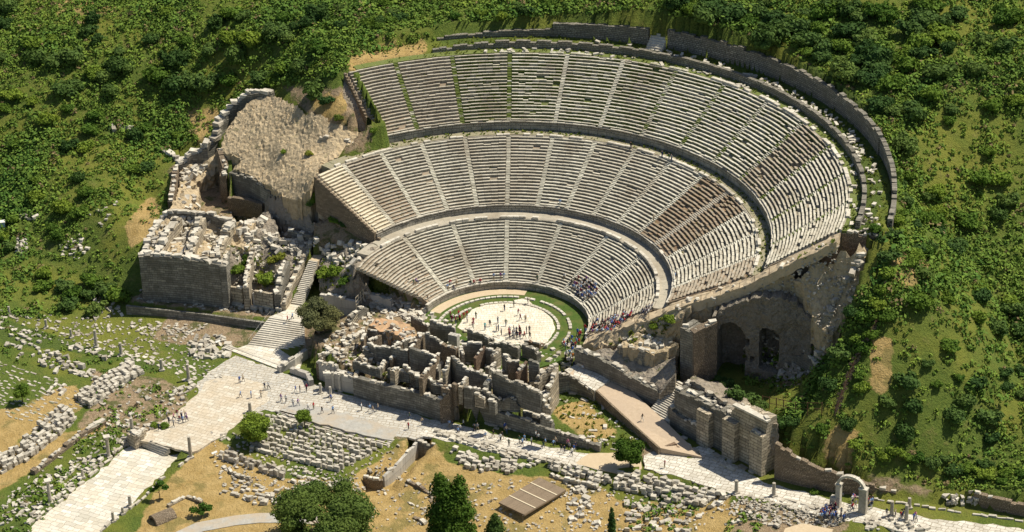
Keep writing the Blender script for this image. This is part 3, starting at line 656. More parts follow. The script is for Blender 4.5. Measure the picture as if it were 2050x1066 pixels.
# --- stage building ---
SB = thing('stage_building', 'roofless ruined stage building of broken grey walls between orchestra and marble street', 'ruin', at(900, 740, -.3))
ter = wall('terrace_wall', [(706,755,-.3),(760,771,-.2),(830,786,-.1),(884,803,0)], -5.4, 'wall_grey', SB, thick=1.2, jag=.12, caps=.55)
wall('terrace_wall', [(940,808,-1.2),(1000,826,-1.6),(1060,846,-2),(1120,866,-2.6),(1200,893,-3.6)], -5.4, 'wall_grey', SB, thick=1.0, jag=.2, caps=.5)
wall('entrance_wall', [(650,752,-1.6),(667,748,-1.2),(706,758,-1.3)], -5.3, 'concrete', SB, thick=1.0, jag=.1, caps=.3)
wall('entrance_wall', [(706,756,-.6),(712,742,-.3)], -5.3, 'wall_cream', SB, thick=.8, jag=.05, side=-1, caps=.2)
SW = [ # stage building walls: top line in the photograph, foot height, material, thickness
 ([(637,724,-.2),(668,733,-.2),(704,748,-.2)], -5.2, 'concrete', .8), ([(637,724,-.2),(660,706,0)], -5.2, 'wall_brown', .8),
 ([(705,722,2.0),(740,733,2.2),(760,740,2.0)], -.4, 'wall_grey', .9), ([(775,737,2.4),(800,742,2.6),(818,748,2.2)], -.4, 'wall_grey', 1.0), ([(832,756,2.6),(850,757,2.6),(866,764,3.0),(884,768,2.4)], -.4, 'wall_grey', 1.1),
 ([(736,684,4.5),(752,692,4.4),(782,698,4.2)], -.4, 'wall_grey', .9), ([(783,694,4.8),(800,699,4.6),(816,703,4.4)], -.4, 'wall_grey', .9), ([(819,695,6.0),(835,701,6.0),(850,706,5.8),(868,712,5.4)], -.4, 'wall_grey', 1.0),
 ([(741,683,4.6),(764,670,4.6)], -.4, 'wall_brown', .7), ([(786,694,4.8),(806,682,4.8)], -.4, 'wall_brown', .7), ([(824,696,5.6),(836,682,5.4),(850,668,5.4)], -.4, 'wall_brown', .9),
 ([(728,680,3.6),(733,658,3.8)], -.4, 'wall_brown', .8), ([(735,660,3.6),(760,664,3.4),(784,664,4)], -.4, 'wall_grey', .8), ([(808,684,4.4),(835,668,4.2),(850,664,5)], .0, 'wall_grey', .8),
 ([(851,669,6),(866,673,5.8),(878,678,5.6),(884,690,4.6)], -.4, 'wall_grey', 1.0), ([(860,641,5.0),(880,644,5.0),(897,650,4.4),(910,658,3.6)], -.4, 'wall_grey', 1.0), ([(822,632,3.6),(838,640,3.6),(856,652,3)], -.4, 'wall_grey', 1.2),
 ([(897,668,4.2),(914,672,4.2)], -.4, 'concrete', 1.4), ([(884,690,5),(900,696,4.6),(912,700,4.6)], -.4, 'wall_brown', 1.2),
 ([(866,712,5),(872,724,4),(868,740,3)], -.4, 'wall_grey', 1.3), ([(846,756,4.4),(860,740,4.4),(872,722,5.2),(880,704,5.6)], -.4, 'wall_brown', 1.0),
 ([(902,712,6.6),(912,722,6.4),(926,734,5.4),(946,744,4.8),(974,752,4.2)], -.4, 'wall_grey', 1.0), ([(892,746,4.6),(899,728,5.8),(903,712,6.4)], -.4, 'wall_cream', .9),
 ([(925,688,5.0),(945,687,5.2),(963,689,5.0)], -.4, 'wall_grey', .9), ([(919,692,4.8),(924,708,4.2)], -.4, 'wall_cream', .8), ([(953,718,3.6),(962,706,4.2),(972,690,5.4)], -.4, 'brick', .7), ([(972,700,4.4),(990,704,4.4)], -.4, 'wall_grey', .9),
 ([(990,712,3.8),(1003,696,4.6)], -.4, 'wall_cream', 1.2), ([(970,676,3.6),(996,684,3.4),(1018,690,3.4),(1036,700,3)], -.4, 'wall_grey', 1.2), ([(935,660,3.2),(960,668,3.2),(985,676,3.2)], -.4, 'wall_grey', .9),
 ([(985,745,6.2),(996,748,6.2),(1012,756,5.8),(1036,766,5.4),(1060,778,5.0),(1082,790,4.4)], -.6, 'wall_grey', 1.0), ([(975,772,4),(983,756,5)], -.4, 'wall_grey', 1.1),
 ([(1004,708,5.0),(1014,720,4.8)], -.4, 'wall_grey', 1.5), ([(1016,724,4.6),(1032,726,4.6),(1046,726,4.4)], -.4, 'wall_brown', .9), ([(1036,746,3.4),(1046,734,4.2),(1056,722,5.0)], -.4, 'brick', .7), ([(1058,722,5.4),(1072,724,5.4),(1078,728,5)], -.4, 'wall_grey', .9),
 ([(1078,766,3.0),(1086,752,3.8),(1098,742,4.4),(1118,732,4.8)], -1.2, 'wall_cream', 1.3), ([(1090,800,1.4),(1102,778,2.6),(1118,734,4.8)], -4.2, 'wall_cream', 1.0),
 ([(1118,746,1.4),(1140,752,.4),(1168,770,-.8),(1186,786,-1.6)], -4.4, 'wall_grey', .8), ([(1045,690,3.4),(1062,696,3.4),(1074,706,3)], -.4, 'wall_grey', 1.4), ([(1050,682,2.2),(1080,688,1.8),(1090,684,1.4)], -.4, 'brick', .9),
 ([(928,776,4.0),(944,778,4.0),(962,778,3.4),(984,790,3.0)], -1.2, 'wall_grey', 1.0), ([(984,790,3),(1004,800,1.4),(1020,796,2.2),(1040,810,.6)], -1.6, 'wall_grey', 1.3), ([(925,774,4.2),(938,756,4.6)], -.4, 'wall_cream', 1.0),
 ([(1046,820,-.8),(1080,832,-1.4),(1106,848,-2.2)], -4.2, 'wall_grey', .8), ([(880,800,1.0),(900,775,3.8),(908,770,3.6)], -5.2, 'wall_brown', 2.4), ([(912,770,4.4),(926,762,4.6)], -1, 'wall_brown', 1.4),
 ([(700,640,1.6),(720,622,2.2),(738,612,2.0)], -1, 'wall_grey', 1.5), ([(640,712,.6),(668,700,.8),(694,706,.8)], -.5, 'wall_cream', .9), ([(692,706,1),(700,688,1.4),(716,672,2.2)], -.5, 'wall_cream', .9), ([(660,690,.6),(690,682,1),(708,690,1)], -.6, 'wall_cream', .9),
]
for pxs, zb, mt, th in SW: wall('wall', [(a_, b_, c_-.35) for a_, b_, c_ in pxs], zb, mt, SB, thick=th*.85, jag=.55, seg=.7, caps=.7, capsize=.62)
mb = MB()
for q in ((645,778),(653,781),(661,784)): p = at(q[0], q[1], -5); mb.cyl((p[0], p[1], -5.2), .3, 4.6, 12, .27, (.7, 0, 0))
mb.build('portico_columns', 'block', SB) if False else None
for q in ((655,776),(668,780),(681,784),(642,788),(662,795)):
    p = at(q[0], q[1], -5.0); c = MB(); c.box((p[0], p[1], -4.9), (.9, .9, .25), .3); c.cyl((p[0], p[1], -4.8), .3, 3.9 if q[1] < 785 else 2.2, 12, .26, (.7, 0, 0)); c.build('column', 'block', SB)
for i in range(30):
    px, py = random.uniform(690, 1100), 0; py = 640+(px-690)*.28+random.uniform(0, 85); a = RAD(-29) if random.random() < .45 else RAD(61); L_w = random.uniform(1.2, 3.4); hh = random.uniform(.8, 3.2); q = at(px, py, hh)
    if math.hypot(q[0], q[1]) < 18.8 or py > 690+(px-690)*.33+60: continue
    wallw('wall_stub', [tuple(q), (q[0]+L_w*math.cos(a), q[1]+L_w*math.sin(a), hh-random.uniform(0, 1))], -.5, random.choice(['wall_grey', 'wall_cream', 'wall_brown', 'wall_cream']), SB, thick=random.uniform(.6, 1.3), jag=.7, seg=.6, caps=.9, capsize=.65)
massif('rubble_fill', [(738,652,3.0),(752,638,3),(790,640,3),(820,650,3),(835,668,3.2),(818,684,3.2),(806,680,3.6),(784,664,3.6),(760,662,3.2)], -.6, 'redearth', rough=.2, parent=SB)
massif('rubble_fill', [(884,812,-.8),(890,782,2.2),(904,774,2.6),(914,784,1.6),(918,806,-.6),(912,832,-4.6),(890,842,-4.8)], -5.3, 'rubble_grey', rough=.9, parent=SB, step=.5)

# --- left side: mound, buttressed platform and chambers ---
LM = thing('collapsed_vault_mound', 'big sunlit mound of collapsed tan vaulting left of the upper seats', 'ruin', at(560, 330, 10))
massif('rubble_slope', [(440,300,15.5),(452,262,18),(476,228,20.8),(505,198,23.5),(532,190,24.6),(560,197,25.2),(592,212,25.8),(620,226,26),(655,240,25.4),(690,252,24.4),(722,268,22.8),(755,272,22.4),(758,283,20.6),(712,300,20.4),(660,322,20),(634,346,19.6),(618,380,16.5),(602,402,14),(572,396,13.4),(540,374,13.2),(500,350,13.2),(468,338,13.2),(488,320,15)], 5, 'rubble', inner=[(520,260,20),(560,300,18.8),(600,270,21.5),(640,290,21),(540,330,15.5),(600,350,17.5),(560,240,22.4),(610,240,23.8)], rough=.28, parent=LM, step=.5, fine=.12)
wall('front_wall', [(446,292,16),(458,332,13.2),(452,352,12)], 4, 'wall_brown', LM, thick=1.5, side=-1, jag=.5)
wall('front_wall', [(458,344,12.8),(500,356,12.8),(540,380,12.6),(566,398,12.4)], 4, 'wall_grey', LM, thick=1.2, jag=.8, caps=.3)
wall('lower_wall', [(455,395,8.6),(490,400,8.4),(524,410,8.2)], 4, 'wall_brown', LM, thick=1.0, jag=.2, caps=.1)
wall('lower_wall', [(524,428,8.2),(560,438,8),(592,448,8),(622,458,8)], 3, 'wall_grey', LM, thick=1.4, jag=.3, caps=.5)
massif('rubble_shelf', [(566,398,12.6),(602,402,13),(620,430,10.5),(632,455,8.5),(622,462,7.8),(592,452,7.6),(560,440,7.8),(540,425,8.2),(530,405,8.8),(548,392,12)], 3, 'rubble_grey', inner=[(585,425,10)], rough=.7, parent=LM, step=.6)
massif('rubble_strip', [(688,146,32.6),(700,150,32.4),(764,278,22.2),(745,286,20.8),(722,276,21.6),(700,235,25.4),(684,190,29.4)], 12, 'rubble_grey', rough=.7, parent=LM, step=.6)
wall('niche_wall', [(640,284,21.4),(648,276,22.4),(664,275,22.6),(682,280,22.0),(720,290,21.6),(760,282,22.4)], 17, 'wall_cream', LM, thick=.8, jag=.15, caps=.4, arch=[(at(661, 277, 22.4), 3.4, 20.0)], seg=.45)
CW = thing('outer_block_wall', 'stepped wall of big grey blocks curving up the left edge of the mound', 'wall', at(440, 300, 10))
wall('wall', [(358,328,10.8),(385,310,12.4),(415,296,14),(438,270,16.2),(446,244,18.4),(458,222,20.4),(476,202,22.6),(500,186,24.8),(524,182,25.6),(540,190,25)], 0, 'wall_grey', CW, thick=2.0, jag=.7, caps=1, capsize=1.5, zrel=7)
wall('wall', [(324,303,10.2),(345,312,10.6),(360,330,10.4)], 4, 'wall_cream', CW, thick=1.2, jag=.5, caps=.9, capsize=1.1)
wall('wall', [(357,332,10.6),(352,370,9.8),(347,402,9.4)], 2.5, 'wall_brown', CW, thick=1.3, side=-1, jag=.4, caps=.6)
massif('rubble_heap', [(362,330,9.5),(400,312,11.5),(436,305,12),(440,330,10),(418,356,8),(380,372,7.6),(368,400,7.6),(352,412,7.6),(358,370,8.5)], 4, 'rubble', rough=.9, parent=CW, step=.6)
massif('rubble_heap', [(348,408,9.6),(372,376,9),(398,378,9),(400,410,9),(372,428,9.4),(336,426,9.6)], 4, 'rubble', rough=.9, parent=CW, step=.6)
PB = thing('buttressed_platform', 'massive dark block platform with pale broken piers on top, far left ruin', 'ruin', at(370, 560, -3))
wall('front_wall', [(278,514,8.2),(300,512,8.4),(370,518,8.2),(420,526,8.0),(452,532,7.6)], -3.4, 'wall_grey', PB, thick=2.2, jag=.25, caps=.9, capsize=1.0)
wall('side_wall', [(452,532,7.6),(458,512,7.0),(464,490,6.6)], -3.0, 'wall_grey', PB, thick=1.4, jag=.5, side=1, caps=.7)
wall('side_wall', [(278,514,8.2),(290,480,8.6),(312,440,9.6),(334,424,10.2)], 0, 'wall_grey', PB, thick=1.6, jag=.6, side=-1, caps=.9, capsize=1.1)
massif('rubble_fill', [(300,500,8),(440,518,7.4),(462,492,7),(500,500,6),(512,450,9),(470,440,9.4),(400,424,10.2),(345,424,10.2),(318,450,9.4)], 2, 'rubble', inner=[(380,470,7),(430,480,6.4)], rough=1.0, parent=PB, step=.7)
for pxs in ([(324,505,8.6),(340,470,9.8),(364,434,11)], [(388,510,8.4),(398,470,9.8),(412,432,11)], [(440,520,7.8),(452,480,9),(470,446,10)], [(500,500,6),(506,470,8),(512,440,9.6)]):
    wall('pier', pxs, 3, 'wall_cream', PB, thick=2.4, jag=.8, side=1, caps=1, capsize=1.2)
wall('cross_wall', [(336,427,11),(366,424,11),(400,428,11),(412,426,11),(434,436,10.4),(468,446,10)], 4, 'wall_grey', PB, thick=1.0, jag=.3, caps=.9, capsize=1.0)
for pxs in ([(442,578,.7),(482,586,.6)], [(505,588,.7),(546,596,.6)]): wall('low_wall', pxs, -3.2, 'concrete', PB, thick=1.6, jag=.05, caps=0)
for pxs in ([(448,572,1.6),(484,580,1.4)], [(508,583,1.4),(545,590,1.4)]): wall('low_wall', pxs, -2, 'wall_cream', PB, thick=.7, jag=.05, caps=.2)
wall('pier', [(486,574,2.8),(490,540,4),(498,500,6)], -3, 'wall_cream', PB, thick=1.3, jag=.6, side=-1, caps=1)
wall('pier', [(548,590,1.6),(552,560,3.4),(566,520,5.2)], -3, 'wall_grey', PB, thick=1.6, jag=.4, side=-1, caps=1)
massif('rubble_fill', [(458,512,6.4),(470,470,7),(500,440,8.6),(540,425,8.6),(560,470,7),(600,470,6.6),(628,480,6),(618,506,4.6),(585,540,2.8),(560,572,.8),(548,592,-.4),(500,584,-.6),(484,576,-.6),(456,570,.4)], -3.2, 'rubble_grey', inner=[(520,520,3.4),(500,550,1.2),(540,550,1.6)], rough=1.1, parent=PB, step=.7)
wall('passage_wall', [(572,610,-.4),(586,570,1.6),(606,530,3.6),(622,500,5.4),(630,470,7)], 0, 'wall_cream', PB, thick=1.2, jag=.25, side=1, caps=.6, zrel=3.0)
PW = thing('passage_wall', 'long grey passage wall with pale coping below the restored seats', 'wall', at(690, 480, 5))
wall('wall', [(576,463,7.4),(600,468,7.4),(624,472,7.2)], 4, 'wall_grey', PW, thick=1.0, jag=.1, caps=.4)
wall('wall', [(638,466,7.8),(680,472,7.8),(718,479,7.8)], 4.4, 'wall_grey', PW, thick=1.4, jag=.06, caps=.6)
wall('wall', [(716,472,9.4),(748,480,9.8)], 5, 'wall_grey', PW, thick=1.0, jag=.05, caps=.3)
wall('wall', [(634,348,19.4),(668,392,16.6),(706,432,13.8),(742,470,11.2),(760,478,10.6)], 5, 'wall_brown', PW, thick=.6, jag=.05, side=1, caps=0, zrel=8)
massif('rubble_bank', [(606,402,12),(634,352,18),(668,396,14.5),(706,436,11.5),(736,466,9),(700,462,8.6),(640,458,8),(628,430,9.6)], 4, 'rubble_grey', rough=.5, parent=PW, step=.8)
RB = massif('rubble_bank', [(640,522,4.6),(650,500,5.6),(690,500,6.8),(716,486,8.6),(745,488,9.8),(762,500,9.8),(720,535,8.4),(702,548,7.6),(740,566,5),(790,582,3),(848,608,1),(800,612,-.2),(745,604,.6),(700,600,1.4),(664,592,1.6),(640,560,2.4)], -2, 'rubble_grey', inner=[(690,540,5)], rough=.9, step=.7)
tag(RB, 'weedy bank of rubble at the left end of the lowest seats', 'rubble bank')
o = wall('retaining_wall', [(640,590,2.2),(664,594,2.2),(690,600,2.0),(716,606,1.8)], -2.4, 'concrete', None, thick=.8, jag=.1, caps=.4); tag(o, 'grey retaining wall behind the olive tree', 'wall')
o = wall('retaining_wall', [(728,584,3.0),(760,592,2.4),(782,604,1.6)], -.8, 'concrete', None, thick=1.0, jag=.2, caps=.7); tag(o, 'short grey wall below the left end of the lowest seats', 'wall')
o = wall('terrace_wall', [(252,613,-2.9),(400,629,-2.9),(538,648,-2.9)], -5.2, 'wall_grey', None, thick=.6, jag=.02, caps=0); tag(o, 'long low dark terrace wall running left from the wide steps', 'wall')

# --- right side ---
RS = thing('vaulted_substructure', 'huge crumbling vaulted mass with dark arches at the right end of the seats', 'ruin', at(1500, 700, 1))
def E(r, off=0):                      # a point on the right edge line of the seats, off metres outside it
    z = float(bowl(np.array([r]))[0])-.25; a = RAD(-20.2); return (r*math.cos(a)+off*math.sin(a), r*math.sin(a)-off*math.cos(a), z-off*.04)
def epx(*a): p = E(*a); q = project(p); return (q[0], q[1], p[2])
rs = [18.9, 24, 30, 34, 37, 43, 49, 53, 57, 62, 67, 71.5]
massif('worn_edge_slope', [epx(r, -.3) for r in rs]+[epx(r, 3.6) for r in rs[::-1]], -1, 'earth', rough=.12, parent=RS, step=.8, edge=.1, zrel=2.2)
massif('rubble_top', [epx(r, 3.3) for r in [19.5, 24, 30, 36, 43, 49, 55, 62, 67, 72, 75]]+[(1742,505,29.5),(1730,560,25.5),(1706,606,21.5),(1680,648,17.6),(1664,672,15.4),(1650,662,16.4),(1632,640,17.6),(1612,602,19.6),(1590,576,20.8),(1545,566,20.8),(1480,580,17.8),(1440,598,15),(1400,618,13),(1366,640,11.6),(1330,658,9.2),(1290,668,6.6),(1240,686,4),(1200,700,2)], 0, 'rubble', inner=[(1600,555,22.6),(1660,565,23.6),(1700,530,28),(1690,590,22.5),(1660,620,19.5)], rough=.7, parent=RS, step=.6, fine=.2, zrel=6)
def crag_face(name, pxs, zb, arches, mat, parent, cell=.45, thick=2.5, rough=.5):
    """broken vertical face: top edge from the photo, surface pushed in and out, arched recesses (s, width, z sill, z spring, depth)"""
    P = ls([tuple(at(*q)) for q in pxs], cell); n = len(P); L = [0]
    for p_, q_ in zip(P[:-1], P[1:]): L.append(L[-1]+np.linalg.norm((q_-p_)[:2]))
    d = (P[-1]-P[0])[:2]; d /= np.linalg.norm(d); nin = np.array([-d[1], d[0]]); zt = [p_[2]+random.gauss(0, .28)+.5*vnoise(np.array([l]), np.array([0.]), 2.0, 31)[0] for p_, l in zip(P, L)]; rowsn = 42; vs = []
    for j in range(rowsn+1):
        for i, p_ in enumerate(P):
            z = zb+(zt[i]-zb)*j/rowsn; s_ = L[i]; off = rough*(vnoise(np.array([s_]), np.array([z]), 2.6, 41)[0]*1.6+vnoise(np.array([s_]), np.array([z]), 1.1, 42)[0])+random.gauss(0, .05)
            for c, w, z0, zs, dp in arches:
                if abs(s_-c) < w/2 and z > z0 and z < zs+math.sqrt(max(0, (w/2)**2-(s_-c)**2)): off += dp
            vs.append((p_[0]+nin[0]*(off), p_[1]+nin[1]*off, z))
    fs = [(j*n+i, j*n+i+1, (j+1)*n+i+1, (j+1)*n+i) for j in range(rowsn) for i in range(n-1)]
    k = len(vs); vs += [(p_[0]+nin[0]*(thick+6), p_[1]+nin[1]*(thick+6), z+.3) for p_, z in zip(P, zt)]; fs += [(rowsn*n+i, rowsn*n+i+1, k+i+1, k+i) for i in range(n-1)]
    k2 = len(vs); vs += [(p_[0]+nin[0]*(thick+6), p_[1]+nin[1]*(thick+6), zb) for p_ in P]; fs += [(k+i, k+i+1, k2+i+1, k2+i) for i in range(n-1)]
    mb = MB(); mb.add(vs, fs); print(name, 'length', L[-1]); return mb.build(name, mat, parent)
def sat(pxs, px):                      # distance along the face for a photo column
    P = ls([tuple(at(*q)) for q in pxs], .45); l = 0; best = (1e9, 0)
    for i, p_ in enumerate(P):
        if i: l += np.linalg.norm((P[i]-P[i-1])[:2])
        e = abs(project(p_)[0]-px)
        if e < best[0]: best = (e, l)
    return best[1]
F1 = [(1426,634,14.2),(1446,620,15.4),(1480,607,17.3),(1512,598,19),(1545,594,20),(1575,600,19.6),(1598,612,18.6),(1616,630,17.2)]
crag_face('arch_face', F1, -.5, [(sat(F1, 1461), 5.6, 0, 9.5, 4.5), (sat(F1, 1541), 3.7, 3.2, 10.6, 5), (sat(F1, 1497), .9, 8.0, 8.8, 1.5), (sat(F1, 1507), .7, 4.2, 4.8, 1.5), (sat(F1, 1493), .7, 4.0, 4.6, 1.5)], 'crag', RS)
F2 = [(1614,632,17.4),(1632,646,16.6),(1650,666,15.8),(1664,678,14.8)]
crag_face('arch_face', F2, 3, [(sat(F2, 1636), 3.4, 6, 11.5, 3.0)], 'crag', RS)
massif('rubble_apron', [(1560,712,5.4),(1600,695,7),(1640,690,8.6),(1655,676,9.6),(1640,720,7.4),(1632,745,5.8),(1612,770,4.6),(1570,760,2.4),(1545,740,1.6)], 0, 'rubble_grey', rough=.8, parent=RS, step=.6)
wallw('ledge_end_wall', [E(71.8), E(75), (78.5*math.cos(RAD(-20.2)), 78.5*math.sin(RAD(-20.2)), 33.6), (81.5*math.cos(RAD(-18)), 81.5*math.sin(RAD(-18)), 33)], 20, 'wall_brown', RS, thick=1.2, jag=.6, caps=.8)
wall('corner_tower', [(1362,656,12.2),(1390,668,12.0)], -1.4, 'wall_grey', RS, thick=4.5, jag=.5, caps=.5)
wall('corner_tower', [(1390,668,12.2),(1412,656,13),(1436,644,13.8)], 0, 'wall_brown', RS, thick=2.0, jag=.5, caps=.4)
wall('rib_wall', [(1744,490,31),(1742,524,28.4),(1732,562,25.5),(1708,606,21.6)], 0, 'wall_cream', RS, thick=1.6, side=-1, jag=.5, caps=1, capsize=1.1, zrel=8)
wall('rib_wall', [(1706,606,21),(1682,648,17.2),(1662,684,13.6),(1645,716,10.6),(1640,740,8)], 0, 'wall_cream', RS, thick=2.2, side=-1, jag=.7, caps=1, capsize=1.5, zrel=7)
wall('rib_wall', [(1566,712,6.4),(1596,706,8),(1624,716,9),(1638,740,7.4)], 0, 'wall_grey', RS, thick=2.2, jag=.5, caps=.8, capsize=1.2, zrel=6)
PK = thing('parodos_block', 'square ruined masonry block with rubble top beside the entrance ramp', 'ruin', at(1290, 760, -2))
massif('rubble_core', [(1238,694,5.4),(1262,672,6),(1300,664,7),(1340,668,8),(1360,684,7.4),(1348,704,5.2),(1308,710,5.2)], -2, 'rubble', rough=.6, parent=PK, step=.6)
wall('front_wall', [(1236,694,5.2),(1270,700,5.4),(1308,709,5.4)], -2, 'wall_grey', PK, thick=1.2, jag=.2, caps=.5)
wall('side_wall', [(1310,712,4.8),(1334,700,4.6),(1356,690,5.4)], -1.5, 'wall_cream', PK, thick=1.2, side=1, jag=1.0, caps=1, capsize=1.1)
wall('ramp_wall', [(1150,699,3.2),(1196,716,2.8),(1240,742,1.8),(1290,770,1.0),(1324,788,.5)], -3.6, 'wall_grey', PK, thick=1.6, jag=.2, caps=.5)
wall('stair_wall', [(1322,790,.4),(1336,770,2.4),(1352,752,4.6)], 0, 'wall_cream', PK, thick=1.0, jag=.1, side=1, caps=.5, zrel=3)
massif('rubble_ledge', [(1180,704,2.6),(1236,694,4.4),(1308,712,2.6),(1350,708,4),(1352,748,4),(1322,786,.6),(1240,738,1.8)], -2, 'rubble_grey', rough=.5, parent=PK, step=.7)
T = thing('stone_stairs', 'shaded steep stair beside the tall buttressed wall, right of the entrance ramp', 'stairs', at(1320, 830, -2.9))
steps_mesh(at(1298, 825, -2.9), at(1338, 847, -2.9), at(1352, 760, 1.9), at(1388, 778, 1.9), 18, 2).build('flight', 'block', T)
PI = thing('buttressed_wall', 'tall wall of dressed pale blocks with three pilasters ending at a corner pier', 'wall', at(1470, 915, -4.2))
b0 = at(1340, 846, -2.6); b1 = at(1524, 955, -4.3); dv = (b1-b0)[:2]; LL = np.linalg.norm(dv); dv /= LL; nv = np.array([-dv[1], dv[0]])
def pp(s, o, z): q = b0[:2]+dv*s+nv*o; return (q[0], q[1], z)
wallw('wall_body', [pp(0, 1.4, 4.2), pp(LL*.35, 1.4, 5.2), pp(LL*.5, 1.4, 5.4), pp(LL*.62, 1.4, 5.0)], -5, 'wall_grey', PI, thick=3, jag=.6, caps=.8)
wallw('wall_body', [pp(LL*.62, 1.4, 5.6), pp(LL*.66, 1.4, 7.2), pp(LL-.3, 1.4, 7.6)], -5, 'wall_cream', PI, thick=3, jag=.08, caps=.8)
for s0, s1, zt, mt in ((.30, .43, 3.6, 'wall_cream'), (.58, .71, 4.4, 'wall_cream'), (.87, 1.0, 4.6, 'wall_cream')): wallw('pilaster', [pp(LL*s0, 0, zt), pp(LL*s1, 0, zt)], -5, mt, PI, thick=1.45, jag=.02, caps=.3)
mb = MB(); q = [pp(LL*.64, 1.2, 0), pp(LL+.05, 1.2, 0), pp(LL+.05, 2.3, 0), pp(LL*.8, 2.6, 0), pp(LL*.64, 2.2, 0)]; mb.prism([a[:2] for a in q], 7.3, 7.7, (.8, 0, 0)); mb.build('cornice', 'block', PI)
wallw('rough_base', [pp(-1, .6, .2), pp(LL*.3, .5, -.6)], -5, 'wall_grey', PI, thick=1.2, jag=.6, caps=.8)
massif('rubble_bank', [(1366,766,4),(1390,764,5),(1422,786,5.4),(1480,826,5.6),(1540,846,6.6),(1560,852,5.6),(1560,830,5),(1500,806,3),(1470,780,1.5),(1420,762,1.5),(1395,752,1.4)], -1, 'rubble_grey', rough=.8, parent=PI, step=.8)
o = wall('retaining_wall', [(1552,888,3.8),(1592,913,2.2),(1640,936,.8),(1687,955,-.5),(1740,970,-1.6),(1794,983,-2.5)], -5.2, 'wall_brown', None, thick=1.0, jag=.35, caps=.3); tag(o, 'long brown retaining wall along the street right of the corner pier', 'wall')
o = wall('retaining_wall', [(1950,988,-1.4),(2000,1000,-1.6),(2060,1012,-1.6)], -5, 'wall_brown', None, thick=1.0, jag=.25, caps=.2); tag(o, 'shaded brown wall behind the street at the right edge', 'wall')
# entrance ramp
RA = thing('entrance_ramp', 'smooth tan ramp descending from the orchestra entrance to the marble street', 'ramp', at(1260, 820, -2.6))
mb = MB(); rl = [(1140,748,-.6),(1196,784,-1.7),(1260,843,-2.5),(1321,897,-3.0)]; rr = [(1175,722,-.6),(1230,752,-1.7),(1330,842,-2.5),(1405,915,-3.9)]
for (a, b), (c, d) in zip(zip(rl[:-1], rl[1:]), zip(rr[:-1], rr[1:])):
    q = [at(*a), at(*b), at(*d), at(*c)]; mb.prism([x[:2] for x in q], -5.5, [x[2] for x in q])
mb.build('ramp_surface', 'sand', RA)
mb = MB(); q = [at(1130,742,-.6), at(1176,720,-.6), at(1232,756,-1.55), at(1190,784,-1.55)]; mb.prism([x[:2] for x in q], -4, [x[2]+.12 for x in q]); mb.build('paved_landing', 'marble_road', RA)
wall('edge_wall', [(1192,782,-1.4),(1258,843,-2.2),(1318,897,-2.7)], -5, 'wall_brown', RA, thick=.4, jag=.02, caps=.0)
mb = steps_mesh(at(1350, 905, -4.3), at(1372, 912, -4.3), at(1330, 893, -3.1), at(1350, 885, -3.1), 4, .8); mb.build('steps', 'brick', RA)

# --- stairs on the left ---
T = thing('wide_stairs', 'broad flight of pale steps rising from the paved square', 'stairs', at(555, 690, -4.6))
steps_mesh(at(497, 690, -4.9), at(612, 706, -4.9), at(541, 634, -1.9), at(608, 645, -1.9), 14, .8).build('flight', 'block', T)
q = [at(541,634,-1.88), at(608,645,-1.88), at(603,608,-1.88), at(582,606,-1.88), at(566,624,-1.88)]; mb = MB(); mb.prism([x[:2] for x in q], -4, -1.88); mb.build('landing', 'harbour', T)
q = [at(497,690,-4.88), at(612,706,-4.88), at(600,738,-4.88), at(560,740,-4.88), at(462,702,-4.88)]; mb = MB(); mb.prism([x[:2] for x in q], -6, -4.88); mb.build('forecourt', 'harbour', T)
T = thing('narrow_stairs', 'narrow steep stair climbing behind the olive tree between ruined walls', 'stairs', at(592, 608, -1.8))
steps_mesh(at(583, 608, -1.8), at(604, 611, -1.8), at(619, 521, 4.2), at(636, 524, 4.2), 24, 1.4).build('flight', 'block', T)
q = [at(619,521,4.25), at(636,524,4.25), at(655,506,4.5), at(634,503,4.5)]; mb = MB(); mb.prism([x[:2] for x in q], 2, [x[2] for x in q]); mb.build('landing', 'earth', T)
T = thing('low_steps', 'three long low steps edging the upper left side of the paved square', 'steps', at(505, 715, -5))
steps_mesh(at(447, 697, -5.1), at(560, 742, -5.1), at(455, 690, -4.8), at(575, 733, -4.8), 3, .4).build('flight', 'block', T)
T = thing('low_steps', 'three pale steps dropping from the tan path to the harbour street', 'steps', at(298, 896, -6.3))
steps_mesh(at(264, 886, -6.6), at(327, 914, -6.6), at(272, 876, -5.0), at(340, 899, -5.0), 4, .6).build('flight', 'block', T)
T = thing('low_steps', 'long dark lines of steps between gravel pad and the block field', 'steps', at(660, 860, -5.3))
steps_mesh(at(552, 836, -5.75), at(775, 894, -5.75), at(560, 822, -5.0), at(790, 880, -5.0), 4, .5).build('flight', 'block', T)
for lab, b, t_ in (('retaining wall of the forecourt beside the wide stairs', [(560,736,-3.6),(590,720,-3.2),(616,700,-2.8)], -5), ('low pale wall box in front of the stage building entrance', [(580,738,-3.8),(612,748,-3.6),(618,762,-3.6)], -5)):
    o = wall('low_wall', b, t_, 'concrete', None, thick=1.0, jag=.03, caps=.1); tag(o, lab, 'wall')

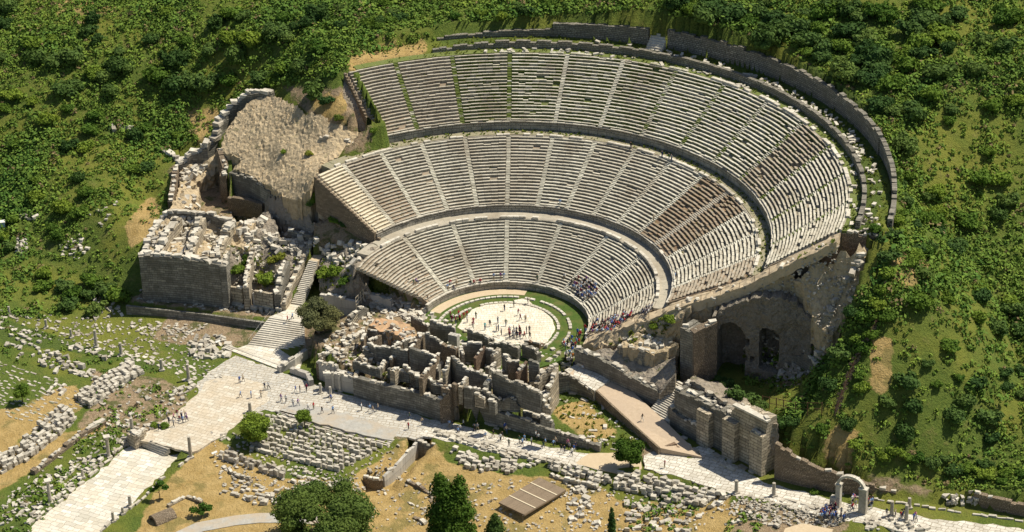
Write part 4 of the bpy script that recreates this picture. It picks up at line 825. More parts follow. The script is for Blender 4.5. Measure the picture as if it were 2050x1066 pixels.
# --- arch over the street ---
AG = thing('street_arch', 'freestanding stone arch on two piers over the marble street', 'arch', at(1700, 1019, -4.3))
pa, pb = at(1678, 1014, -4.3), at(1727, 1027, -4.3); d = (pb-pa)[:2]; L = np.linalg.norm(d); d /= L; ang = math.atan2(d[1], d[0])
mb = MB(); mb.box((pa[0], pa[1], -1.9), (.9, 1.1, 4.9), ang, (.75, 0, 0)); mb.box((pa[0]-.9, pa[1]+.1, -3.2), (1.1, 1.2, 2.2), ang, (.6, 0, 0)); mb.box((pa[0], pa[1], .68), (1.2, 1.3, .3), ang); mb.build('pier', 'block', AG)
mb = MB(); mb.box((pb[0], pb[1], -1.7), (1.5, 1.1, 5.4), ang, (.55, 0, 0)); mb.box((pb[0], pb[1], 1.1), (1.7, 1.3, .3), ang, (.9, 0, 0)); mb.build('pier', 'block', AG)
mb = MB(); R = L/2-.1; c = (pa+pb)/2
for i in range(15):
    a0, a1 = math.pi*i/15, math.pi*(i+.93)/15; vs = []
    for o_ in (-.4, .4):
        for r_, a_ in ((R, a0), (R+.5, a0), (R+.5, a1), (R, a1)):
            vs.append((c[0]-d[0]*r_*math.cos(a_)-d[1]*o_, c[1]-d[1]*r_*math.cos(a_)+d[0]*o_, .6+r_*math.sin(a_)*.92))
    mb.add(vs, [(0, 1, 2, 3), (7, 6, 5, 4), (0, 4, 5, 1), (1, 5, 6, 2), (2, 6, 7, 3), (3, 7, 4, 0)], (random.uniform(.7, 1), 0, 0))
mb.build('arch_ring', 'block', AG)
# --- excavation walls in the foreground ---
o = wall('excavation_wall', [(770,955,-6.2),(775,950,-6.0),(801,925,-5.7),(836,886,-5.4)], -9.6, 'concrete', None, thick=.6, jag=.1, caps=.15, side=1); tag(o, 'grey excavation wall facing the dry pit left of the tall conifer', 'wall')
o = wall('excavation_wall', [(726,955,-6.3),(748,962,-6.3),(766,960,-6.2)], -9.2, 'wall_brown', None, thick=.6, jag=.2, caps=.5); tag(o, 'broken brown wall corner just right of the largest foreground tree', 'wall')
o = wall('excavation_wall', [(836,886,-5.4),(862,892,-5.6),(884,898,-5.8)], -9, 'wall_grey', None, thick=.8, jag=.2, caps=.6); tag(o, 'shaded pit wall below the marble street blocks', 'wall')
for lab, a in (('low broken brick wall in the pit beside the tall conifer', [(858,1000,-7.4),(870,1018,-7.5),(880,1040,-7.6)]), ('fallen wall stub near the bottom between two foreground trees', [(826,1034,-7.4),(850,1046,-7.4)]), ('thin curved bank wall crossing the dry pit', [(812,960,-6.6),(840,975,-6.8),(866,992,-7.0)])):
    o = wall('broken_wall', a, -9.5, 'wall_brown', None, thick=.7, jag=.3, caps=.5); tag(o, lab, 'wall')
o = wall('boundary_wall', [(60,940,-5.2),(110,900,-4.8),(160,862,-4.6),(205,838,-4.4)], -7, 'wall_brown', None, thick=1.2, jag=.5, caps=.6, side=-1); tag(o, 'long crumbling brown wall between dry strip and harbour street ruins', 'wall')
for lab, a, zb_, mt in (('low dark foundation wall at the bottom edge right of the cypress', [(1452,1052,-5.6),(1500,1042,-5.4),(1560,1056,-5.4)], -8, 'wall_grey'), ('short foundation wall running down from the block heap near the street', [(1448,1000,-5.2),(1432,1026,-5.6)], -8, 'wall_brown'), ('row of foundation stones beside the sapling near the access path', [(338,1012,-6.0),(372,994,-5.9),(402,1004,-5.9)], -8, 'wall_cream'), ('low wall line between the long block row and largest tree', [(600,978,-5.7),(660,996,-5.8),(720,1000,-5.9)], -8, 'wall_cream'), ('broken low wall left of the round tree beside the street', [(1100,950,-5.0),(1140,962,-5.0),(1196,974,-5.0)], -7, 'wall_cream'), ('thin stone edging left of the long block row', [(436,930,-5.6),(470,952,-5.6),(500,960,-5.7)], -8, 'wall_cream')):
    o = wall('foundation_wall', a, zb_, mt, None, thick=.7, jag=.25, caps=.7, capsize=.7); tag(o, lab, 'wall')
mb = MB(); q = [at(*p) for p in ((1572,1058,-4.6),(1606,1048,-4.6),(1668,1060,-4.6),(1650,1092,-4.6),(1560,1085,-4.6))]; mb.prism([x[:2] for x in q], -7, -4.6); o = mb.build('viewing_platform', 'earth'); tag(o, 'flat tan platform at the bottom edge below the tour group', 'platform')
GH = thing('gate_house_stub', 'small pale ruined gate block with an arched niche at the harbour street steps', 'ruin', at(272, 880, -6))
wall('wall', [(253,866,-3.6),(268,874,-3.4)], -6.4, 'wall_cream', GH, thick=2.4, jag=.2, caps=.8)
wall('niche_wall', [(270,874,-3.4),(281,868,-3.4),(292,861,-3.6)], -6.4, 'wall_cream', GH, thick=1.0, side=1, jag=.1, caps=.6, seg=.3, arch=[(at(281, 868, -3.4), 1.2, -4.8)])
VT = thing('brick_vault', 'small dark mouthed vault covered with stones beside the access path', 'ruin', at(310, 1050, -6.8))
mb = MB(); p0 = at(306, 1050, -7.0); ax = np.array([.8, .6]); sx = np.array([.6, -.8])
for i in range(10):
    a0, a1 = math.pi*i/10, math.pi*(i+1)/10; vs = []
    for dd in (0, 4.5):
        for r_, a_ in ((1.2, a0), (1.7, a0), (1.7, a1), (1.2, a1)):
            q = p0[:2]+ax*dd+sx*r_*math.cos(a_); vs.append((q[0], q[1], -6.9+r_*math.sin(a_)))
    mb.add(vs, [(0, 3, 2, 1), (4, 5, 6, 7), (0, 1, 5, 4), (1, 2, 6, 5), (2, 3, 7, 6), (3, 0, 4, 7)])
mb.build('barrel', 'wall_brown', VT)

# --- timber deck ---
WD = thing('timber_deck', 'sloping grey plank platform with three pale battens on the dry grass', 'deck', at(1065, 995, -6))
q = [np.array(at(*p)) for p in ((998,1006,-5.4),(1050,1031,-5.4),(1133,981,-5.2),(1080,956,-5.2))]
mb = MB(); npl = 26
for i in range(npl):
    f0, f1 = i/npl+.002, (i+.93)/npl
    a, b, c, e = q[0]+(q[1]-q[0])*f0, q[0]+(q[1]-q[0])*f1, q[3]+(q[2]-q[3])*f1, q[3]+(q[2]-q[3])*f0
    mb.prism([a[:2], b[:2], c[:2], e[:2]], [x[2]-.08 for x in (a, b, c, e)], [x[2]+random.uniform(-.01, .02) for x in (a, b, c, e)])
mb.build('planking', 'wood', WD)
for f in (.26, .52, .78):
    a = q[0]+(q[3]-q[0])*f; b = q[1]+(q[2]-q[1])*f; u = (q[3]-q[0])/np.linalg.norm(q[3]-q[0])*.14
    mb = MB(); mb.prism([(a-u)[:2], (b-u)[:2], (b+u)[:2], (a+u)[:2]], [a[2]+.03, b[2]+.03, b[2]+.03, a[2]+.03], [a[2]+.1, b[2]+.1, b[2]+.1, a[2]+.1]); mb.build('batten', 'woodpale', WD)
for p in q: mb = MB(); mb.box((p[0]+(.3 if p[0] < q[1][0] else -.3), p[1], p[2]-1.3), (.15, .15, 2.4)); mb.build('post', 'wood', WD)
for i, (n0, n1) in enumerate(((0, 1), (1, 2))):
    mb = MB(); a, b = q[n0], q[n1]; mb.prism([a[:2], b[:2], (b+[0, .1, 0])[:2], (a+[0, .1, 0])[:2]], [a[2]-.35, b[2]-.35]*2, [a[2]-.09, b[2]-.09]*2); mb.build('edge_beam', 'wood', WD)

# --- access path: a gravel ribbon over the dry field ---
mb = MB(); pth = [(322,1092),(400,1056),(470,1043),(520,1038),(575,1038),(640,1042)]; Pg = G([p[0] for p in pth], [p[1] for p in pth]); Pg = ls([tuple(p) for p in Pg], 1.0); L_ = []
for i, p in enumerate(Pg):
    d = (Pg[min(i+1, len(Pg)-1)]-Pg[max(i-1, 0)])[:2]; d /= np.linalg.norm(d)+1e-9; n_ = np.array([-d[1], d[0]])*1.7
    z = max(Hg(p[0]+k*n_[0], p[1]+k*n_[1])[0] for k in (-1, -.5, 0, .5, 1))+.06; L_.append(((p[0]+n_[0], p[1]+n_[1], z), (p[0]-n_[0], p[1]-n_[1], z)))
vs = [x for pr in L_ for x in pr]+[(x[0], x[1], x[2]-.6) for pr in L_ for x in pr]; k = len(L_)*2
fs = [(2*i, 2*i+1, 2*i+3, 2*i+2) for i in range(len(L_)-1)]+[(2*i+1, 2*i+1+k, 2*i+3+k, 2*i+3) for i in range(len(L_)-1)]+[(2*i+2, 2*i+2+k, 2*i+k, 2*i) for i in range(len(L_)-1)]
mb.add(vs, fs); o = mb.build('access_path', 'greypad'); o['kind'] = 'structure'
# ------------------------------------------------------------------ ground sheet
def axis(lo, hi, clo, chi, fine, g=1.18):
    c = list(np.arange(clo, chi+1e-6, fine)); s = fine; v = chi
    while v < hi: s *= g; v += s; c.append(v)
    s = fine; v = clo; a = []
    while v > lo: s *= g; v -= s; a.append(v)
    return np.array(a[::-1]+c)
gx = axis(-700, 700, -190, 190, 1.0); gy = axis(-600, 900, -110, 175, 1.0)
XX, YY = np.meshgrid(gx, gy); ZZ = Hg(XX.ravel(), YY.ravel()).reshape(XX.shape)
nx_, ny_ = len(gx), len(gy)
vs = np.c_[XX.ravel(), YY.ravel(), ZZ.ravel()]
i0 = (np.arange(ny_-1)[:, None]*nx_+np.arange(nx_-1)[None]).ravel()
fs = np.c_[i0, i0+1, i0+1+nx_, i0+nx_]
gm = bpy.data.meshes.new('ground'); gm.vertices.add(len(vs)); gm.vertices.foreach_set('co', vs.ravel())
gm.loops.add(fs.size); gm.loops.foreach_set('vertex_index', fs.ravel()); gm.polygons.add(len(fs)); gm.polygons.foreach_set('loop_start', np.arange(0, fs.size, 4)); gm.polygons.foreach_set('loop_total', np.full(len(fs), 4))
gm.update(); gm.polygons.foreach_set('use_smooth', [True]*len(fs))
px_, py_ = project(vs)
DRY = [[(-300,960),(-300,830),(10,822),(60,808),(125,772),(166,778),(150,806),(170,818),(60,868),(0,905)], [(-300,960),(60,885),(250,835),(120,905),(0,985),(-300,1100)], [(420,875),(500,915),(560,960),(700,960),(790,900),(850,860),(900,930),(1010,950),(1180,960),(1250,1010),(1320,1150),(200,1250),(300,1000),(340,960)],
       [(1100,820),(1170,800),(1240,870),(1180,890)], [(370,215),(440,215),(430,255),(400,290)], [(250,450),(300,390),(325,420),(300,470),(260,500)], [(620,190),(700,190),(700,230),(640,240)], [(700,100),(860,85),(850,110),(700,150)], [(1740,680),(1790,670),(1780,800),(1740,780)], [(1780,520),(1850,480),(1860,560),(1800,580)],
       [(1660,860),(1740,850),(1700,930),(1600,930)], [(1080,490),(1120,500),(1100,560)], [(1000,1000),(1500,1010),(1400,1150),(950,1150)], [(550,1045),(300,1066),(500,1100)], [(1380,1010),(1480,985),(1330,1120),(1200,1100)], [(250,20),(110,40),(120,0),(170,0)]]
DIRT = [[(640,690),(700,640),(780,600),(860,610),(900,650),(1110,700),(1120,790),(1000,820),(880,790),(705,745)], [(600,640),(700,600),(735,640),(640,700),(600,720)], [(340,330),(450,330),(470,440),(345,430)], [(600,400),(720,440),(760,490),(640,500)], [(1480,1000),(1700,1040),(1700,1066),(1400,1100),(1440,1010)], [(1700,940),(1920,990),(1700,985)], [(1250,880),(1320,900),(1380,930),(1290,930)], [(180,740),(330,760),(380,800),(300,870),(150,860),(190,800)], [(540,790),(700,800),(830,880),(780,880),(560,820)], [(500,660),(590,700),(420,690)], [(240,600),(560,640),(540,600),(300,580)], [(340,630),(500,650),(420,700),(300,680)],
        [(1480,700),(1620,700),(1600,780),(1500,760)], [(560,170),(700,180),(760,280),(650,330),(640,250)], [(760,920),(900,960),(880,1066),(700,1066)]]
LUSH = [[(-50,650),(20,640),(160,690),(330,728),(300,750),(240,722),(120,700),(0,690)], [(860,70),(1200,20),(1700,150),(1790,300),(1740,480),(1690,440),(1720,300),(1500,120),(1200,60),(900,90)], [(1340,960),(1440,990),(1420,1066),(1250,1066),(1280,1000)], [(100,1000),(240,880),(330,780),(380,790),(260,870),(60,1066),(0,1066)], [(1590,240),(1760,380),(1740,430),(1660,300)], [(1480,1030),(1560,1025),(1540,1066),(1440,1066)], [(1080,800),(1160,770),(1180,810),(1100,830)]]
def pm(polys): 
    m = np.zeros(len(px_))
    for p in polys: m = np.maximum(m, in_poly(px_, py_, p).astype(float))
    return m
zone = np.zeros((len(vs), 4), np.float32); zone[:, 0] = pm(DRY); zone[:, 1] = pm(LUSH); zone[:, 2] = pm(DIRT); zone[:, 3] = 1
zg = zone.reshape(ny_, nx_, 4)
for _ in range(2): zg[1:-1, 1:-1] = (zg[1:-1, 1:-1]*2+zg[:-2, 1:-1]+zg[2:, 1:-1]+zg[1:-1, :-2]+zg[1:-1, 2:])/6
at_ = gm.attributes.new('zone', 'FLOAT_COLOR', 'POINT'); at_.data.foreach_set('color', zg.ravel())
m, nt, bs = newmat('hillside_grass_and_soil'); z = attr(nt, 'zone')
n1 = noise(nt, .05, 5, .65); n2 = noise(nt, .35, 5, .7); n3 = noise(nt, 2.2, 5, .75)
grass = mixc(nt, ramp(nt, n3, .3, .7), (.06, .10, .018), (.15, .19, .034)); grass = mixc(nt, ramp(nt, n1, .45, .62), grass, (.19, .20, .035))
grass = mixc(nt, mth(nt, 'MULTIPLY', ramp(nt, n2, .56, .68), .5), grass, (.22, .19, .065))
dry = mixc(nt, ramp(nt, n2, .35, .65), (.40, .27, .095), (.53, .375, .155)); dry = mixc(nt, mth(nt, 'MULTIPLY', ramp(nt, n3, .5, .7), .5), dry, (.26, .18, .07)); dry = mixc(nt, mth(nt, 'MULTIPLY', ramp(nt, noise(nt, .16, 4), .54, .62), .6), dry, (.17, .16, .05))
lush = mixc(nt, ramp(nt, n3, .3, .7), (.055, .095, .018), (.125, .16, .034))
dirt = mixc(nt, ramp(nt, n3, .35, .65), (.25, .17, .10), (.42, .32, .20)); dirt = mixc(nt, ramp(nt, n2, .5, .6), dirt, (.13, .13, .05))
def edge(zc): return ramp(nt, mth(nt, 'ADD', zc, mth(nt, 'MULTIPLY', mth(nt, 'SUBTRACT', n2, .5), 1.2)), .4, .6)
c = mixc(nt, edge(z[1]), grass, lush); c = mixc(nt, edge(z[2]), c, dirt); c = mixc(nt, edge(z[0]), c, dry)
nt.links.new(c, bs.inputs[0]); bump(nt, bs, mth(nt, 'ADD', n3, mth(nt, 'MULTIPLY', n2, 1.5)), .5)
gm.materials.append(m); go = bpy.data.objects.new('ground', gm); COL.objects.link(go); go['kind'] = 'structure'


# fast lookups of the finished surfaces (same grid as the ground sheet)
_gx0, _gy0 = -190.0, -110.0
_nxg, _nyg = 381, 286
_fx, _fy = np.meshgrid(np.arange(_nxg)+_gx0, np.arange(_nyg)+_gy0)
_cx = np.where(np.abs(gx+190) < 1e-6)[0][0]; _cy = np.where(np.abs(gy+110) < 1e-6)[0][0]
_HG = ZZ[_cy:_cy+_nyg, _cx:_cx+_nxg].copy()
_tx, _ty = np.meshgrid(np.arange(-190, 190.1, .5), np.arange(-110, 175.1, .5))
def _bil(Z, x, y, st):
    x = np.atleast_1d(np.asarray(x, float)); y = np.atleast_1d(np.asarray(y, float))
    fx = np.clip((x-_gx0)/st, 0, Z.shape[1]-1.001); fy = np.clip((y-_gy0)/st, 0, Z.shape[0]-1.001); i = fx.astype(int); j = fy.astype(int); u = fx-i; v = fy-j
    return (Z[j, i]*(1-u)+Z[j, i+1]*u)*(1-v)+(Z[j+1, i]*(1-u)+Z[j+1, i+1]*u)*v
_HgSlow = Hg
def Hg(x, y): return _bil(_HG, x, y, 1.0)
_HT = _bil(_HG, _tx.ravel(), _ty.ravel(), 1.0)
for _p, _f in CAPS:
    _m = in_poly(_tx.ravel(), _ty.ravel(), _p)
    if _m.any(): _HT[_m] = np.maximum(_HT[_m], _f(_tx.ravel()[_m], _ty.ravel()[_m]))
_HT = _HT.reshape(_tx.shape)
def Htop(x, y): return _bil(_HT, x, y, .5)
# ------------------------------------------------------------------ loose stone blocks
BL = []                                           # x, y, z(base), dims, rz, tilt, tint, area name
def gtop(pxs): return G([p[0] for p in pxs], [p[1] for p in pxs], H=Htop)
AREA = {}
def rows(area, a0, a1, b0, b1, n, size=(1.2, .7, .7), fill=.9, jit=.12, up=0, stack=1, br=.7, weed=.15):
    """n parallel rows of blocks between edge a0-a1 and edge b0-b1 (photo points on the ground)"""
    c = G([a0[0], a1[0], b0[0], b1[0]], [a0[1], a1[1], b0[1], b1[1]])
    for k in range(n):
        t = k/max(1, n-1) if n > 1 else 0; p = c[0]+(c[2]-c[0])*t; q = c[1]+(c[3]-c[1])*t; L = np.linalg.norm((q-p)[:2]); m = max(1, int(L/(size[0]*1.12))); th = math.atan2(q[1]-p[1], q[0]-p[0])
        pts = [p+(q-p)*(i+.5)/m for i in range(m)]; hs = Htop([x[0] for x in pts], [x[1] for x in pts])
        for x, h in zip(pts, hs):
            if random.random() > fill: continue
            for l in range(stack if random.random() < .7 else max(1, stack-1)):
                d = [size[0]*random.uniform(.65, 1.1), size[1]*random.uniform(.7, 1.15), size[2]*random.uniform(.7, 1.2)]
                BL.append(((x[0]+random.gauss(0, jit), x[1]+random.gauss(0, jit), h-.06+l*size[2]*.95), d, th+random.gauss(0, .12), random.gauss(0, .07), (min(1, max(0, random.gauss(br, .17))), weed*random.random(), .15*random.random()), area))
def scatter(area, poly, n, size=(.9, .6, .5), wild=.25, br=.7, lift=0):
    xs = [p[0] for p in poly]; ys = [p[1] for p in poly]; P = []
    while len(P) < n:
        x, y = random.uniform(min(xs), max(xs)), random.uniform(min(ys), max(ys))
        if in_poly(np.array([x]), np.array([y]), poly)[0]: P.append((x, y))
    for q in gtop(P):
        s = random.uniform(.55, 1.35); d = [size[0]*s*random.uniform(.7, 1.3), size[1]*s, size[2]*s*random.uniform(.7, 1.3)]
        BL.append(((q[0], q[1], q[2]-.1+lift*random.random()), d, random.uniform(0, 3.14), random.gauss(0, wild), (min(1, max(0, random.gauss(br, .2))), .1*random.random(), .2*random.random()), area))
A_ = 'in block field beside the gravel pad'
rows(A_, (545,836), (765,898), (500,900), (680,946), 9, (1.15,.62,1.0), .95, .05)
rows(A_, (505,830), (545,842), (500,868), (540,880), 5, (1.1,.8,.9), .8, .3)
B_ = 'in row below the block field'
rows(B_, (440,908), (572,950), (438,918), (570,958), 2, (1.0,.7,1.3), .95, .08)
rows(B_, (575,950), (690,985), (572,962), (660,992), 2, (1.0,.7,.7), .7, .3); scatter(B_, [(560,935),(760,975),(740,990),(600,970)], 45, (.8,.6,.35), .1)
C_ = 'in stone grid near the access path'
rows(C_, (478,966), (560,988), (445,985), (540,1006), 4, (1.2,.7,.55), .85, .2); scatter(C_, [(475,1000),(590,990),(600,1005),(500,1022)], 26, (.9,.7,.6))
D_ = 'in dense stack by the tan path'
rows(D_, (176,818), (284,746), (152,800), (262,732), 6, (1.2,.85,.7), .97, .15, stack=2)
E_ = 'in stack near the broken columns'
rows(E_, (248,768), (286,748), (220,752), (262,728), 5, (1.2,.85,.7), .95, .15, stack=2)
F_ = 'in long stacks below the dry strip'
rows(F_, (62,918), (156,838), (36,894), (128,820), 5, (1.2,.85,.75), .93, .18, stack=2); rows(F_, (-20,960), (58,918), (-20,925), (34,898), 5, (1.2,.85,.75), .9, .2, stack=2)
Gg = 'in grassy far left field'
rows(Gg, (-30,715), (215,800), (-30,815), (60,848), 13, (1.0,.42,.16), .62, .3, br=.5, weed=.6); rows(Gg, (95,790), (118,762), (118,795), (136,774), 4, (1.2,.7,.5), .9, .15)
rows(Gg, (20,676), (85,700), (45,660), (80,676), 3, (1.1,.7,.5), .8, .2); scatter(Gg, [(20,715),(90,700),(200,745),(215,775),(120,750)], 42, (1.0,.7,.7), .3, .6); scatter(Gg, [(110,690),(240,730),(280,735),(200,700)], 22, (1.1,.7,.5)); scatter(Gg, [(0,640),(40,650),(60,700),(0,700)], 14, (.9,.6,.4)); scatter(Gg, [(90,700),(225,760),(200,780),(80,720)], 40, (.8,.5,.3), .2, .6)
H_ = 'in rows below the marble street'
rows(H_, (870,868), (1100,922), (862,888), (1065,938), 5, (1.3,.75,.6), .9, .18); rows(H_, (905,905), (1042,938), (930,935), (1030,948), 4, (1.2,.8,.8), .9, .35); scatter(H_, [(900,905),(1040,930),(1030,950),(940,945)], 26, (1.1,.8,.7), .3)
I_ = 'in heap by the round tree'
rows(I_, (1098,925), (1230,968), (1096,938), (1200,975), 3, (1.2,.8,.8), .9, .25, stack=2); rows(I_, (1240,948), (1440,992), (1228,975), (1400,1016), 5, (1.2,.8,.8), .9, .3, stack=2); scatter(I_, [(1330,960),(1470,995),(1420,1020),(1340,1000)], 50, (1.1,.8,.7), .4)
J_ = 'on green patch near the cypress'
scatter(J_, [(1250,995),(1340,1010),(1420,1030),(1400,1066),(1250,1066)], 60, (1.1,.8,.5), .3); scatter(J_, [(1140,990),(1180,1000),(1200,1060),(1140,1050)], 26, (1.0,.8,.6), .3); scatter(J_, [(1130,960),(1200,975),(1180,990),(1130,985)], 16)
K_ = 'on ledge behind the highest seats'
for i in range(170):
    a = RAD(random.triangular(-18, 78, 30)); r = random.uniform(75.3, 78.0); s = random.uniform(.45, 1.2); BL.append(((r*math.cos(a), r*math.sin(a), 33.9), [1.1*s, .6*s, .45*s], random.uniform(0, 3.1), random.gauss(0, .2), (random.uniform(.6, 1), 0, 0), K_))
for i in range(70):
    a = RAD(random.uniform(-18, 95)); r = random.uniform(71.9, 73.4); s = random.uniform(.5, 1.2); BL.append(((r*math.cos(a), r*math.sin(a), 33.2), [1.1*s, .6*s, .45*s], random.uniform(0, 3.1), random.gauss(0, .2), (random.uniform(.6, 1), 0, 0), K_))
L_ = 'among harbour street ruins'
for e in (((265,880),(62,1052)), ((380,918),(200,1066))):
    rows(L_, e[0], e[1], e[0], e[1], 1, (1.5,.6,.5), .85, .2)
rows(L_, (255,880), (52,1046), (240,872), (30,1040), 2, (1.2,.7,.5), .5, .5); scatter(L_, [(60,960),(150,920),(230,870),(250,890),(180,950),(40,1060),(0,1066),(0,1000)], 120, (1.0,.6,.4), .25, .65); scatter(L_, [(170,770),(390,800),(260,850),(200,830)], 30, (.8,.6,.4), .25, .6)
rows(L_, (330,790), (385,768), (340,805), (395,775), 3, (1.1,.7,.6), .9, .2); scatter(L_, [(200,840),(330,850),(250,880)], 24, (.9,.6,.4))
M_ = 'left of the wide stairs'
rows(M_, (250,690), (450,760), (235,700), (400,775), 4, (1.2,.75,.16), .6, .25, br=.75); rows(M_, (0,622), (250,690), (-10,628), (240,698), 2, (1.0,.6,.2), .55, .3, br=.7); rows(M_, (310,640), (380,664), (300,668), (400,690), 4, (.8,.5,.2), .35, .4)
scatter(M_, [(380,680),(430,672),(470,690),(455,725),(380,715)], 60, (1.3,.8,.7), .35); rows(M_, (432,604), (565,624), (432,604), (565,624), 1, (1.3,.8,.8), .95, .1); scatter(M_, [(250,640),(420,650),(400,670),(280,670)], 60, (.7,.5,.25), .1)
rows(M_, (190,640), (200,668), (215,650), (218,668), 3, (1.3,.5,.3), .9, .1); scatter(M_, [(180,590),(250,600),(250,640),(190,640)], 30, (.8,.6,.4)); scatter(M_, [(255,602),(550,635),(560,622),(300,595)], 110, (.5,.4,.25), .2, .6)
O_ = 'on ruins left of the seats'
scatter(O_, [(470,425),(522,422),(530,470),(500,490),(478,470)], 75, (1.5,.8,.8), .5, .95); scatter(O_, [(300,500),(340,430),(420,430),(450,500),(430,515)], 110, (1.2,.8,.7), .4, .95); scatter(O_, [(520,470),(620,470),(600,510),(560,505)], 70, (1.2,.8,.7), .4, .9); scatter(O_, [(500,500),(520,490),(510,560),(490,570)], 30, (1.1,.7,.6), .4, .85)
scatter(O_, [(640,500),(690,485),(750,500),(700,540),(650,530)], 50, (1.1,.8,.7), .4, .9); scatter(O_, [(350,330),(430,300),(430,330),(380,370),(400,420),(350,420)], 60, (1.1,.8,.7), .4, .8); scatter(O_, [(570,590),(620,470),(640,470),(600,560)], 40, (1.0,.7,.5), .3, .85)
Q_ = 'among stage building walls'
scatter(Q_, [(640,690),(700,640),(760,600),(860,620),(900,650),(1110,700),(1150,740),(1110,790),(1000,820),(880,790),(700,740)], 520, (.95,.7,.55), .4, .85); scatter(Q_, [(740,600),(850,600),(870,640),(780,640)], 50, (1.3,.9,.3), .1, .95)
R_ = 'around entrance ramp'
scatter(R_, [(1130,690),(1170,690),(1190,740),(1130,740)], 40, (1.1,.8,.4), .2, .9); scatter(R_, [(1090,800),(1170,770),(1300,890),(1200,890)], 36, (1.1,.5,.3), .1, .8); rows(R_, (1120,760), (1170,700), (1120,760), (1170,700), 1, (1,.7,.4), .7, .3)
rows(R_, (950,850), (1250,905), (948,842), (1250,897), 2, (1.2,.6,.4), .75, .3); rows(R_, (1350,865), (1510,950), (1340,875), (1500,958), 2, (1.6,.9,.5), .75, .2)
S_ = 'on ruins right of the seats'
scatter(S_, [(1600,470),(1690,450),(1720,460),(1640,500),(1560,540)], 50, (1.1,.6,.4), .2, .85); scatter(S_, [(1370,570),(1440,560),(1480,570),(1400,620),(1340,630)], 30, (.9,.6,.4), .3, .9); scatter(S_, [(1630,690),(1650,650),(1740,500),(1720,500)], 40, (1.3,.8,.7), .4, .85)
scatter(S_, [(1240,690),(1262,670),(1350,680),(1320,705)], 26, (1.0,.7,.5), .4, .95); scatter(S_, [(1500,720),(1620,710),(1600,760),(1520,760)], 26, (.9,.6,.5), .4, .8); scatter(S_, [(1340,760),(1400,770),(1460,810),(1400,830)], 60, (.9,.6,.5), .4, .7); scatter(S_, [(1690,440),(1760,440),(1760,480),(1700,480)], 24, (1.0,.6,.4))
T_ = 'near the street arch'
scatter(T_, [(1500,990),(1650,1010),(1640,1045),(1480,1040)], 40, (.9,.6,.3)); scatter(T_, [(1730,1030),(1900,1060),(1800,1066),(1720,1060)], 36, (1.1,.7,.5), .3); rows(T_, (1640,985), (2050,1045), (1640,985), (2050,1045), 1, (1.4,.5,.4), .75, .15); rows(T_, (1570,1000), (1625,1014), (1570,1000), (1625,1014), 1, (2.2,.6,.3), 1, .02); scatter(T_, [(1890,990),(1950,985),(1960,1010),(1900,1010)], 22, (.9,.7,.5), .4)
U_ = 'in white heap on left slope'
scatter(U_, [(222,252),(272,256),(270,266),(225,262)], 14, (1.2,.7,.6)); scatter(U_, [(32,425),(72,430),(75,442),(40,440)], 16, (1.1,.8,.6), .4); scatter(U_, [(25,480),(52,485),(55,512),(30,508)], 16, (1.1,.8,.6), .4); scatter(U_, [(120,490),(160,470),(180,500),(150,525),(125,515)], 40, (.8,.6,.4), .3, .7); scatter(U_, [(180,430),(240,400),(200,460)], 14, (.7,.5,.3), .3, .7)
proto = []
for i in range(10):
    mb = MB(); (mb.box((0, 0, .5), (1, 1, 1), 0, (1, 0, 0), .09, random.gauss(0, .06)) if i < 8 else mb.tube([(-.5, 0, .5), (-.15, 0, .5), (.2, .01, .5), (.5, 0, .5)], [.47, .5, .5, .46], 11, (1, 0, 0))); me = mb.build('stone_block', 'block', mesh_only=True); proto.append(me)
order = sorted(range(len(BL)), key=lambda i: -(BL[i][1][0]*max(BL[i][1][1], BL[i][1][2])))
vis = []
for i in order:
    x, y = project(BL[i][0])
    if 0 < x < IW and 0 < y < IH: vis.append(i)
single = set(vis[:298])
tones = {}
def blockmat(t):
    k = round(t[0]*6)
    if k not in tones: tones[k] = k
    return k
pm_ = {}
mbs = MB()
for i, (p, d, rz, tl_, t, area) in enumerate(BL):
    if i in single:
        key = (i % 10, round(t[0]*5))
        if key not in pm_:
            me = proto[key[0]].copy(); a = me.attributes['tint']; tt = np.ones((len(me.polygons), 4), np.float32); tt[:, :3] = (key[1]/5, .05, .1); a.data.foreach_set('color', tt.ravel()); pm_[key] = me
        o = bpy.data.objects.new('stone_block', pm_[key]); COL.objects.link(o); o.location = p; o.scale = d; o.rotation_euler = (random.gauss(0, .03), tl_, rz)
        tone = 'pale' if t[0] > .8 else 'greyish' if t[0] > .6 else 'dark'
        tag(o, where(p, tone+' block '+area), 'stone block', 'loose marble blocks among the ruins')
    elif i % 9 == 0 and d[0] > .5: r_b = min(d[1], d[2])*.55; mbs.tube([(p[0]-math.cos(rz)*d[0]*.5, p[1]-math.sin(rz)*d[0]*.5, p[2]+r_b), (p[0]+math.cos(rz)*d[0]*.5, p[1]+math.sin(rz)*d[0]*.5, p[2]+r_b)], r_b, 9, t)
    else: mbs.box((p[0], p[1], p[2]+d[2]/2), d, rz, t, .1, tl_)
o = mbs.build('stone_blocks', 'block'); tag(o, 'countless smaller loose marble blocks strewn in rows and heaps over the ruins', 'stone blocks', kind='stuff')
